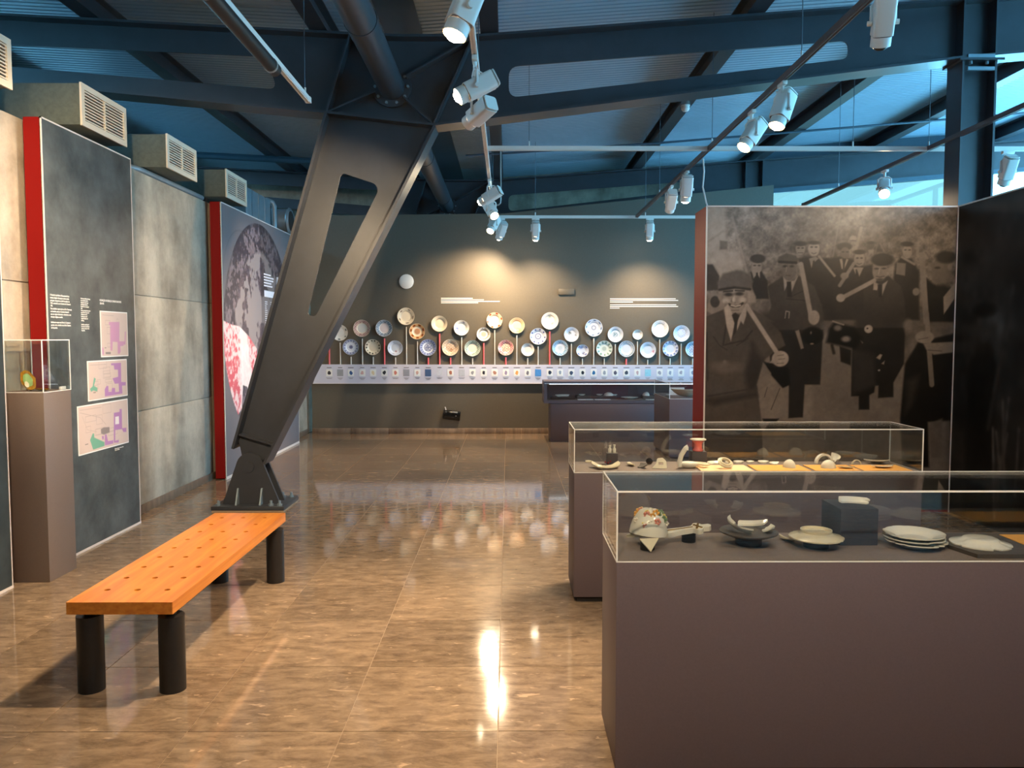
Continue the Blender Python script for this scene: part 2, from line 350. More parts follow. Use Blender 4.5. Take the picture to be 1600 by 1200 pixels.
class Canvas:
    def __init__(s, u0, u1, v0, v1, step, base):
        s.nu, s.nv = int((u1 - u0) / step) + 1, int((v1 - v0) / step) + 1
        s.u = np.linspace(u0, u1, s.nu); s.v = np.linspace(v0, v1, s.nv)
        s.U, s.V = np.meshgrid(s.u, s.v); s.c = np.zeros((s.nv, s.nu, 3)) + np.array(base)
    def win(s, u0, u1, v0, v1):
        i0, i1 = np.searchsorted(s.u, (u0, u1)); j0, j1 = np.searchsorted(s.v, (v0, v1)); return slice(j0, j1), slice(i0, i1)
    def blend(s, w, d, soft, col):
        a = np.clip(0.5 - d / max(soft, 1e-4), 0, 1)[..., None]; s.c[w] = s.c[w] * (1 - a) + np.array(col) * a
    def seg(s, U, V, p, q):
        dx, dy = q[0] - p[0], q[1] - p[1]; t = np.clip(((U - p[0]) * dx + (V - p[1]) * dy) / (dx * dx + dy * dy + 1e-12), 0, 1)
        return np.hypot(U - p[0] - t * dx, V - p[1] - t * dy)
    def poly(s, pts, col, soft=0.004):
        xs = [p[0] for p in pts]; ys = [p[1] for p in pts]
        w = s.win(min(xs) - soft, max(xs) + soft, min(ys) - soft, max(ys) + soft); U, V = s.U[w], s.V[w]
        if U.size == 0: return
        d = np.full(U.shape, 1e9); ins = np.zeros(U.shape, bool)
        for i in range(len(pts)):
            p, q = pts[i - 1], pts[i]; d = np.minimum(d, s.seg(U, V, p, q))
            cr = ((p[1] > V) != (q[1] > V)); xi = (q[0] - p[0]) * (V - p[1]) / ((q[1] - p[1]) + 1e-12) + p[0]; ins ^= cr & (U < xi)
        s.blend(w, np.where(ins, -d, d), soft, col)
    def ell(s, cx, cy_, rx, ry, col, soft=0.004):
        m = max(rx, ry) + soft; w = s.win(cx - m, cx + m, cy_ - m, cy_ + m); U, V = s.U[w], s.V[w]
        if U.size == 0: return
        k = np.hypot((U - cx) / rx, (V - cy_) / ry); s.blend(w, (k - 1) * min(rx, ry), soft, col)
    def line(s, pts, wd, col, soft=0.004):
        xs = [p[0] for p in pts]; ys = [p[1] for p in pts]; w = s.win(min(xs) - wd, max(xs) + wd, min(ys) - wd, max(ys) + wd); U, V = s.U[w], s.V[w]
        if U.size == 0: return
        d = np.full(U.shape, 1e9)
        for p, q in zip(pts, pts[1:]): d = np.minimum(d, s.seg(U, V, p, q))
        s.blend(w, d - wd / 2, soft, col)
    def build(s, name, m, fn, parent):
        """fn(U,V) -> x,y,z arrays in the room"""
        x, y, z = fn(s.U, s.V); off = ORG[parent]
        co = np.stack([x - off.x, y - off.y, z - off.z], -1).reshape(-1, 3)
        idx = np.arange(s.nu * s.nv).reshape(s.nv, s.nu)
        f = np.stack([idx[:-1, :-1], idx[:-1, 1:], idx[1:, 1:], idx[1:, :-1]], -1).reshape(-1, 4)
        me = bpy.data.meshes.new(name); me.vertices.add(len(co)); me.vertices.foreach_set('co', co.ravel())
        me.loops.add(f.size); me.loops.foreach_set('vertex_index', f.ravel()); me.polygons.add(len(f)); me.polygons.foreach_set('loop_start', np.arange(0, f.size, 4))
        me.update(calc_edges=True)
        a = me.color_attributes.new('Col', 'FLOAT_COLOR', 'POINT'); c4 = np.ones((len(co), 4)); c4[:, :3] = np.clip(s.c, 0, 1).reshape(-1, 3); a.data.foreach_set('color', c4.ravel())
        me.materials.append(M[m]); o = bpy.data.objects.new(name, me); COL.objects.link(o); o.parent = parent; ORG[o] = off.copy(); return o

# ================================================================== THE SETTING
# floor: grout bed with polished stone tiles (0.6 m)
floor = box('floor', 'grout', (-6.8, 9.2, -3.5, 14.2, -0.12, -0.0025)); tag(floor, 'polished brown stone tile floor', kind='structure')
TX0, TY0, TS = -3.64, 1.766, 0.6
tproto = None
for j in range(18):
    for i in range(13):
        x, y = TX0 + i * TS, TY0 + j * TS
        if tproto is None:
            bm = bm_new(); g = 0.0014; b_box(bm, x + g, x + TS - g, y + g, y + TS - g, -0.011, 0.0, bev=0.0012)
            tproto = obj('tile', bm, 'stone', floor, flat=True)
            me = tproto.data; c = Vector((x + TS / 2, y + TS / 2, 0)) - ORG[floor]
            for v in me.vertices: v.co -= c
            tproto.location = c
        else:
            t = tproto.copy(); COL.objects.link(t); t.parent = floor; t.location = Vector((x + TS / 2, y + TS / 2, 0)) - ORG[floor]; t.name = 'tile'
bm = bm_new()
for j in range(-9, 21):
    for i in range(-6, 22):
        x, y = TX0 + i * TS, TY0 + j * TS
        if 0 <= i < 13 and 0 <= j < 18: continue
        if x < -6.8 or x > 8.6 or y < -3.5 or y > 13.6: continue
        g = 0.0014; b_box(bm, x + g, x + TS - g, y + g, y + TS - g, -0.01, 0.0)
tag(obj('tile_field', bm, 'stone', floor, flat=True), kind='stuff')

# left wall of board-marked concrete blocks with recessed joints
WLX = -3.175
wl = box('wall_left', 'concrete', (-3.40, WLX - 0.012, -3.5, 14.2, 0, 2.945)); tag(wl, 'board-marked concrete wall', kind='structure')
ys = [-3.5, -1.2, 1.2, 3.6, 4.98, 6.30, 8.45, 10.4, 12.4, 14.2]; zs = [0.0, 0.885, 1.88, 2.945]
for a, b in zip(ys, ys[1:]):
    for c, d in zip(zs, zs[1:]):
        bm = bm_new(); b_box(bm, WLX - 0.02, WLX, a + 0.004, b - 0.004, c + 0.004, d - 0.004, bev=0.003); obj('concrete_block', bm, 'concrete', wl)
tag(box('baseboard_left', 'skirt', (WLX, WLX + 0.018, -3.5, 12.38, 0, 0.075), bev=0.003), 'stone skirting along the concrete wall', kind='structure')

# back wall painted olive with a sloping head, and its stone skirting
bm = bm_new(); b_plate(bm, [(-3.09, 0), (4.13, 0), (4.13, 3.884), (-0.04, 3.444), (-3.09, 3.405)], [], (0, 12.47, 0), (1, 0, 0), (0, 0, 1), 0.14)
wb = obj('wall_back', bm, 'olive'); tag(wb, 'olive brown painted back wall', kind='structure')
bb = thing('baseboard_back', None, None, (-3.09, 12.38, 0)); tag(bb, 'stone skirting tiles along the olive wall', kind='structure')
x = -3.09
while x < 4.1:
    x1 = min(4.13, x + 0.6); bm = bm_new(); b_box(bm, x + 0.001, x1 - 0.001, 12.378, 12.399, 0.0, 0.088, bev=0.003); obj('skirting_tile', bm, 'skirt', bb); x = x1

# concrete end wall, outer shell
tag(box('wall_end', 'concrete', (-6.8, 4.25, 14.2, 14.4, 0, 4.86)), 'pale concrete wall behind the roof frame', kind='structure')
tag(box('wall_rear', 'plaster', (-6.8, 9.2, -3.7, -3.5, 0, 5.2)), 'plain wall behind the camera', kind='structure')
# right wall: parapet and glazing
tag(box('wall_right', 'plaster', (9.2, 9.4, -3.5, 13.2, 0, 0.9)), 'low parapet under the side glazing', kind='structure')

BT = [(-6.8, 4.384), (-1.351, 4.104), (-0.9, 4.086), (-0.243, 4.09), (9.3, 4.808)]        # top line of the roof beams (x, z)
BB = [(-6.8, 3.93), (-1.554, 3.445), (-0.636, 3.342), (3.90, 3.918), (9.3, 4.38)]          # bottom line
def lerp_path(P, x):
    for (xa, za), (xb, zb) in zip(P, P[1:]):
        if x <= xb: return za + (zb - za) * (x - xa) / (xb - xa)
    return P[-1][1]
def ztop(x): return lerp_path(BT, x)
def zbot(x): return lerp_path(BB, x)

def window(name, label, p0, p1, z0, ztf, n, depth=0.08, dimmed=(), cuts=None):
    """glazed screen from p0 to p1 (x,y) with n panes; ztf(x) gives the head height"""
    p0, p1 = Vector((*p0, 0)), Vector((*p1, 0)); L = (p1 - p0).length; d = (p1 - p0).normalized(); nrm = Vector((-d.y, d.x, 0))
    w = thing(name, None, None, (p0.x, p0.y, 0)); tag(w, label, kind='structure')
    def quad(nm, m, a, b, za0, za1, zb0, zb1, t):
        bm = bm_new(); b_plate(bm, [(a, za0), (b, zb0), (b, zb1), (a, za1)], [], p0, d, (0, 0, 1), t); return obj(nm, bm, m, w, flat=True)
    H = lambda s: ztf((p0 + d * s).x)
    fw = 0.07
    cu = cuts or [L * k / n for k in range(n + 1)]
    for k in range(n):
        a, b = cu[k], cu[k + 1]
        quad('pane', 'dimming_glass' if k in dimmed else 'window_glass', a + fw / 2, b - fw / 2, z0 + fw, H(a) - fw, z0 + fw, H(b) - fw, 0.012)
        quad('bottom_rail', 'steel_blue', a, b, z0, z0 + fw, z0, z0 + fw, depth); quad('top_rail', 'steel_blue', a, b, H(a) - fw, H(a), H(b) - fw, H(b), depth)
    for k in range(n + 1):
        s = cu[k]; quad('mullion', 'steel_blue', s - fw / 2, s + fw / 2, z0, H(s) - 0.001, z0, H(s) - 0.001, depth)
    return w
window('window_1', 'tall side glazing on the right', (9.25, 13.1), (9.25, -3.5), 0.9, lambda x: 4.8, 8)
window('window_2', 'bright glazed screen beyond the olive wall', (4.16, 13.1), (9.2, 13.1), 0.9, lambda x: zbot(x) - 0.005, 2, dimmed=(0,), cuts=[0, 3.06, 5.04])
tag(box('wall_sill', 'plaster', (4.16, 9.2, 13.05, 13.2, 0, 0.9)), 'low wall under the rear glazing', kind='structure')
# outer left wall behind the ducts, with a clerestory window
tag(box('wall_outer', 'plaster', (-7.0, -6.8, -3.5, 14.2, 0, 3.72)), 'outer wall beyond the concrete wall', kind='structure')
window('window_3', 'clerestory strip window far left', (-6.9, -3.5), (-6.9, 14.2), 3.72, lambda x: 4.42, 9)

# roof: slab above, ribbed steel sheets beneath it in one metre widths
PUR = 0.19
bm = bm_new()
for xa, xb in ((-7.0, -0.95), (-0.95, 9.4)):
    za, zb = ztop(xa) + PUR + 0.06, ztop(min(xb, 9.3)) + PUR + 0.06
    b_plate(bm, [(xa, za), (xb, zb), (xb, zb + 0.12), (xa, za + 0.12)], [], (0, 5.35, 0), (1, 0, 0), (0, 0, 1), 18.1)
ceil = obj('ceiling', bm, 'deck'); tag(ceil, 'ribbed steel roof deck', kind='structure')
def sheet(xa, xb, y0, w=1.0):
    bm = bm_new(); n = 13; prof = []
    p = w / n
    for k in range(n):
        y = y0 + k * p; prof += [(y, 0.0), (y + p * 0.62, 0.0), (y + p * 0.72, 0.007), (y + p * 0.9, 0.007)]
    prof.append((y0 + w, 0.0))
    za, zb = ztop(xa) + PUR + 0.02, ztop(min(xb, 9.3)) + PUR + 0.02
    A = [bm.verts.new((xa, y, za + h)) for y, h in prof]; B = [bm.verts.new((xb, y, zb + h)) for y, h in prof]
    for k in range(len(prof) - 1): bm.faces.new((A[k], A[k + 1], B[k + 1], B[k]))
    return obj('roof_sheet', bm, 'deck', ceil, flat=True)
for xa, xb in ((-6.95, -0.97), (-0.93, 9.35)):
    s0 = sheet(xa, xb, -3.6)
    for k in range(1, 18): clone(s0, ceil, (0, k * 1.0, 0), 'roof_sheet')
box('valley_gutter', 'steel_blue', (-1.12, -0.78, -3.5, 14.2, ztop(-.95) + PUR + 0.0, ztop(-.95) + PUR + 0.018), ceil)

# purlins along the building, standing on the beams
def purlin(x, label):
    z = ztop(x) + 0.02; bm = bm_new()
    b_box(bm, x - 0.075, x + 0.075, -3.5, 14.19, z, z + 0.012); b_box(bm, x - 0.008, x + 0.008, -3.5, 14.19, z + 0.012, z + PUR - 0.014); b_box(bm, x - 0.075, x + 0.075, -3.5, 14.19, z + PUR - 0.014, z + PUR - 0.003)
    tag(obj('purlin', bm, 'steel', flat=True), label, 'purlin', 'roof purlins')
for x, l in ((-5.7, 'steel purlin under the roof nearest the left clerestory'), (-3.56, 'steel purlin crossing above the row of air ducts'), (-1.62, 'steel purlin just left of the big round roof pipe'), (-0.16, 'steel purlin directly above the left white lamp track'),
             (2.12, 'steel purlin over the gap between two middle lamp tracks'), (4.12, 'steel purlin meeting the beam beside the right steel column'), (5.95, 'steel purlin to the right of the right steel column'), (8.0, 'steel purlin nearest the side glazing')):
    purlin(x, l)
# conduit and sprinkler pipe under the deck
tag(tube('conduit', 'steel_blue', [(-0.6, 11.35, ztop(-.6)), (2.0, 11.35, ztop(2.0)), (4.0, 11.3, ztop(4.0)), (7.5, 11.2, ztop(7.5))], 0.016), 'thin dark conduit running across under the right roof deck', 'conduit')
tag(tube('conduit', 'steel_blue', [(-6.5, 12.0, ztop(-6.5) - .035), (-1.2, 12.0, ztop(-1.3) - .035)], 0.05), 'thick pale blue pipe running across under the left roof deck', 'conduit')

# ------------------------------------------------------------------ roof beams
def roof_beam(yc, label):
    t = thing('roof_beam', label, 'beam', (-1.0, yc, 3.34), 'tapered roof beams')
    outer = [(-6.8, zbot(-6.8)), (-1.554, 3.445), (-0.636, 3.342), (3.90, 3.918), (9.2, zbot(9.2)), (9.2, ztop(9.2)), (-0.243, 4.09), (-0.9, 4.086), (-1.351, 4.104), (-6.8, ztop(-6.8))]
    hr = fillet([(0.006, 3.60), (2.957, 3.936), (2.953, 4.09), (0.006, 3.865)], 0.09)
    hl = fillet([(-4.9, 3.91), (-2.0, 3.665), (-2.1, 3.945), (-4.9, 4.07)], 0.09)
    bm = bm_new(); b_plate(bm, outer, [hr, hl], (0, yc, 0), (1, 0, 0), (0, 0, 1), 0.014); obj('web', bm, 'steel', t, flat=True)
    for nm, P in (('top_flange', BT), ('bottom_flange', BB)):
        bm = bm_new(); b_ribbon(bm, [(x, z) for x, z in P if x < 9.25] + [(9.2, lerp_path(P, 9.2))], yc - 0.12, yc + 0.12, 0.02); obj(nm, bm, 'steel', t, flat=True)
    c = Vector((-1.006, 3.68))
    for a in ((-1.345, 4.09), (-0.30, 4.075), (-1.545, 3.455), (-0.65, 3.36)):
        d = (Vector(a) - c).normalized(); s = c + d * 0.15
        for sg in (-1, 1):
            bm = bm_new(); b_ribbon(bm, [(s.x, s.y), a], yc - 0.105 if sg < 0 else yc + 0.007, yc - 0.007 if sg < 0 else yc + 0.105, 0.014); obj('stiffener', bm, 'steel', t, flat=True)
    for a, b in (((-1.554, 3.455), (-1.351, 4.095)), ((-0.636, 3.355), (-0.30, 4.08)), ((3.90, 3.93), (3.90, 4.39)), ((4.18, 3.95), (4.18, 4.41))):
        for sg in (-1, 1):
            bm = bm_new(); b_ribbon(bm, [a, b], yc - 0.115 if sg < 0 else yc + 0.007, yc - 0.007 if sg < 0 else yc + 0.115, 0.016); obj('stiffener', bm, 'steel', t, flat=True)
    return t
roof_beam(7.0, 'near tapered steel roof beam with long slots, above the leaning column')
roof_beam(13.2, 'far tapered steel roof beam with slots, behind the top of the olive wall')
tag(box('trim_1', 'steel_blue', (4.25, 9.2, 13.3, 13.36, 4.38, 5.0)), 'dark fascia above the far beam', kind='structure')

# round tie pipes along the valley, bolted to the beams
def roof_pipe(y0, y1, ends, label):
    t = thing('roof_pipe', label, 'pipe', (-1.006, (y0 + y1) / 2, 3.56), 'round roof tie pipes'); cx, cz = -1.006, 3.68
    cyl('pipe', 'steel', (cx, y0, cz), (cx, y1, cz), 0.112, t, seg=32)
    for k in range(2): 
        yy = y0 + (y1 - y0) * (0.86 if k else 0.42); cyl('weld_ring', 'steel', (cx, yy - .01, cz), (cx, yy + .01, cz), 0.117, t, seg=32)
    for ye, s in ends:
        f = cyl('flange_disc', 'steel', (cx, ye, cz), (cx, ye + s * 0.03, cz), 0.172, t, seg=36)
        for k in range(10):
            a = 2 * math.pi * k / 10; p = (cx + .142 * math.cos(a), ye + s * 0.03, cz + .142 * math.sin(a)); cyl('bolt', 'galv', p, (p[0], p[1] + s * .018, p[2]), 0.013, f, seg=6)
roof_pipe(-3.4, 6.96, ((6.985, -1),), 'round steel tie pipe coming overhead to the near roof beam')
roof_pipe(7.04, 13.16, ((7.015, 1), (13.185, -1)), 'round steel tie pipe between the near and far roof beams')

# ------------------------------------------------------------------ leaning column on its hinge
def leaning_column(yc, label, full=True):
    t = thing('steel_column', label, 'column', (-2.27, yc, 0), 'steel columns')
    slot = fillet([(-1.772, 1.72), (-1.70, 1.70), (-1.135, 2.80), (-1.16, 2.86), (-1.44, 2.95), (-1.465, 2.93)], [.03, .03, .05, .05, .05, .03])
    bm = bm_new(); b_plate(bm, [(-2.40, 0.62), (-2.352, 0.34), (-2.287, 0.28), (-2.21, 0.32), (-2.138, 0.42), (-0.636, 3.335), (-1.554, 3.435)], [slot], (0, yc, 0), (1, 0, 0), (0, 0, 1), 0.02); obj('web', bm, 'steel', t, flat=True)
    bm = bm_new(); b_ribbon(bm, [(-2.415, 0.545), (-1.56, 3.435)], yc - 0.13, yc + 0.13, 0.022); obj('flange', bm, 'steel', t, flat=True)
    bm = bm_new(); b_ribbon(bm, [(-2.145, 0.41), (-0.63, 3.33)], yc - 0.13, yc + 0.13, 0.022); obj('flange', bm, 'steel', t, flat=True)
    bm = bm_new(); b_ribbon(bm, [(-2.365, 0.665), (-2.07, 0.575)], yc - 0.10, yc + 0.10, 0.014); obj('diaphragm', bm, 'steel', t, flat=True)
    bm = bm_new(); b_plate(bm, [(-2.39, .60), (-2.34, .42), (-2.18, .42), (-2.12, .50), (-2.08, .57), (-2.36, .66)], [], (0, yc, 0), (1, 0, 0), (0, 0, 1), 0.09); obj('hinge_block', bm, 'steel', t, flat=True)
    hp = [(-2.525, 0.05), (-2.02, 0.05)] + [(-2.28 + 0.118 * math.cos(a), 0.385 + 0.118 * math.sin(a)) for a in [R(20 + k * 14) for k in range(11)]]
    for s in (-1, 1):
        bm = bm_new(); b_plate(bm, hp, [], (0, yc + s * 0.075, 0), (1, 0, 0), (0, 0, 1), 0.03); obj('hinge_plate', bm, 'steel', t, flat=True)
    cyl('hinge_pin', 'steel', (-2.287, yc - 0.105, 0.379), (-2.287, yc + 0.105, 0.379), 0.048, t, seg=24)
    bp = box('base_plate', 'steel', (-2.585, -1.95, yc - 0.21, yc + 0.27, 0.016, 0.05), t, bev=0.002)
    box('grout_pad', 'grout', (-2.58, -1.955, yc - 0.205, yc + 0.265, 0.0, 0.016), t)
    for x in (-2.385, -2.175):
        for s in (-1, 1):
            bm = bm_new(); b_plate(bm, [(yc + s * 0.09, 0.05), (yc + s * 0.165, 0.05), (yc + s * 0.10, 0.19), (yc + s * 0.09, 0.19)], [], (x, 0, 0), (0, 1, 0), (0, 0, 1), 0.014); obj('gusset', bm, 'galv', t, flat=True)
    for x in (-2.535, -2.075, -2.0):
        for y in (yc - 0.165, yc + 0.21):
            b = cyl('bolt', 'galv', (x, y, 0.05), (x, y, 0.068), 0.022, bp, seg=6); 
            bm = bm_new(); b_cyl(bm, (x, y, .068), (x, y, .095), 0.011, seg=10); obj('bolt_stud', bm, 'galv', bp)
leaning_column(7.0, 'leaning dark steel column with a long cutout, standing on a hinged base')

# upright I-section column at the right, behind the mural wall
t = thing('steel_column', 'upright dark steel column rising behind the mural wall corner', 'column', (4.04, 7.0, 0), 'steel columns')
for x in (3.90, 4.18): box('flange', 'steel', (x - 0.009, x + 0.009, 6.88, 7.12, 0.02, 3.90), t)
box('web', 'steel', (3.909, 4.171, 6.993, 7.007, 0.02, 3.90), t)
box('base_plate', 'steel', (3.86, 4.24, 6.86, 7.14, 0, 0.02), t)
box('cap_plate', 'steel', (3.86, 4.24, 6.86, 7.14, 3.885, 3.905), t)
for dz in (0.0, 0.035): box('bearing_plate', 'galv', (3.93, 4.16, 6.865, 6.885, 3.80 + dz * 3, 3.83 + dz * 3), t)
for x in (3.97, 4.11): cyl('bolt', 'galv', (x, 6.9, 3.885), (x, 6.9, 3.86), 0.014, t, seg=6)
tag(tube('conduit', 'grey_metal', [(-0.10, 10.9, 4.10), (-0.10, 10.9, 3.40), (-0.105, 10.9, 3.35), (-0.13, 10.9, 3.325), (-0.19, 10.9, 3.32)], 0.010), 'thin grey conduit dropping beside the aisle track near the far beam', 'conduit')

# ================================================================== DISPLAY PANELS ON THE LEFT WALL
PX0, PX1, PH = -3.125, -3.012, 2.942
def wall_panel(y0, y1, face, label):
    t = thing('exhibit_screen', label, 'panel', (-3.07, (y0 + y1) / 2, 0), 'standing display panels along the left wall')
    box('core', 'red', (PX0, PX1 - 0.006, y0, y1, 0.012, PH - 0.004), t)
    box('face_sheet', face, (PX1 - 0.006, PX1, y0 + 0.008, y1 - 0.008, 0.016, PH - 0.01), t)
    box('edge_trim', 'trim', (PX1 - 0.01, PX1 + 0.002, y0, y0 + 0.008, 0.012, PH), t); box('edge_trim', 'trim', (PX1 - 0.01, PX1 + 0.002, y1 - 0.008, y1, 0.012, PH), t)
    box('edge_trim', 'trim', (PX1 - 0.012, PX1 + 0.002, y0, y1, PH - 0.01, PH), t); box('edge_trim', 'trim', (PX1 - 0.012, PX1 + 0.004, y0, y1, 0.0, 0.016), t)
    return t
wall_panel(1.2, 4.73, 'slate_dark', 'dark slate panel at the far left edge of the view')
p1 = wall_panel(5.185, 6.40, 'slate', 'slate display panel with white text and three floor plans')
p2 = wall_panel(8.37, 11.32, 'trim', 'display panel with a huge ornate oval dish print behind the leaning column')

FX = PX1 + 0.0015
def text(name, body, y, z, size, sx, parent, m='white_text', gap=1.0):
    c = bpy.data.curves.new(name, 'FONT'); c.body = body; c.size = size; c.align_x = 'LEFT'; c.align_y = 'TOP'; c.space_line = gap; c.extrude = 0.0004; c.resolution_u = 2; c.offset = size * 0.012
    tmp = bpy.data.objects.new('tmp_text', c); COL.objects.link(tmp); bpy.context.view_layer.update(); dg = bpy.context.evaluated_depsgraph_get()
    me = bpy.data.meshes.new_from_object(tmp.evaluated_get(dg)); bpy.data.objects.remove(tmp); me.name = name; me.materials.clear(); me.materials.append(M[m])
    o = bpy.data.objects.new(name, me); COL.objects.link(o); o.parent = parent
    o.location = Vector((FX, y, z)) - ORG[parent]; o.rotation_euler = (R(90), 0, R(90)); o.scale = (sx, 1, 1); return o
text('text_block', 'O Seminário das Missões Ultramarinas foi um\ninstituto dirigido à formação do clero secular\nportuguês, inaugurado no dia 8 de outubro de\n1922 e mantendo-se no Convento de Cristo até\n1993.\nEram admitidos rapazes entre os 10 e 12 anos que,\nno Seminário, antes no Convento durante 5\nanos em regime de internato e destinados a uma\neducação religiosa e escolar.\n\nInicialmente ocupou uma Parte do Convento e\nportaria, veio a estender-se aos Dois Claustros\nda Hospedaria.', 5.222, 1.808, 0.0175, 0.70, p1, gap=1.03)
text('text_block', 'The Overseas Missions Seminary\nwas an institute aimed at\ntraining the secular clergy\nin Portugal, founded on\n8 October and remaining in\n1993.\nThe boys admitted between the\nages of 10 and 12 years old\nstudied there for five\nboarding years under\nreligious discipline and\nschooling.\n\nIt initially occupied part of\nthe convent, extended later\nto the two cloisters of the\nHospedaria.', 5.592, 1.80, 0.0138, 0.70, p1, gap=1.02)
text('text_block', 'OCUPAÇÃO DOS ESPAÇOS CONVENTUAIS ENTRE\n1834-1905', 5.852, 1.803, 0.021, 0.68, p1, gap=1.1)
text('text_block', 'Planta do Convento de Cristo, Tomar\nArquivo e Inventário', 6.01, 0.672, 0.011, 0.8, p1)
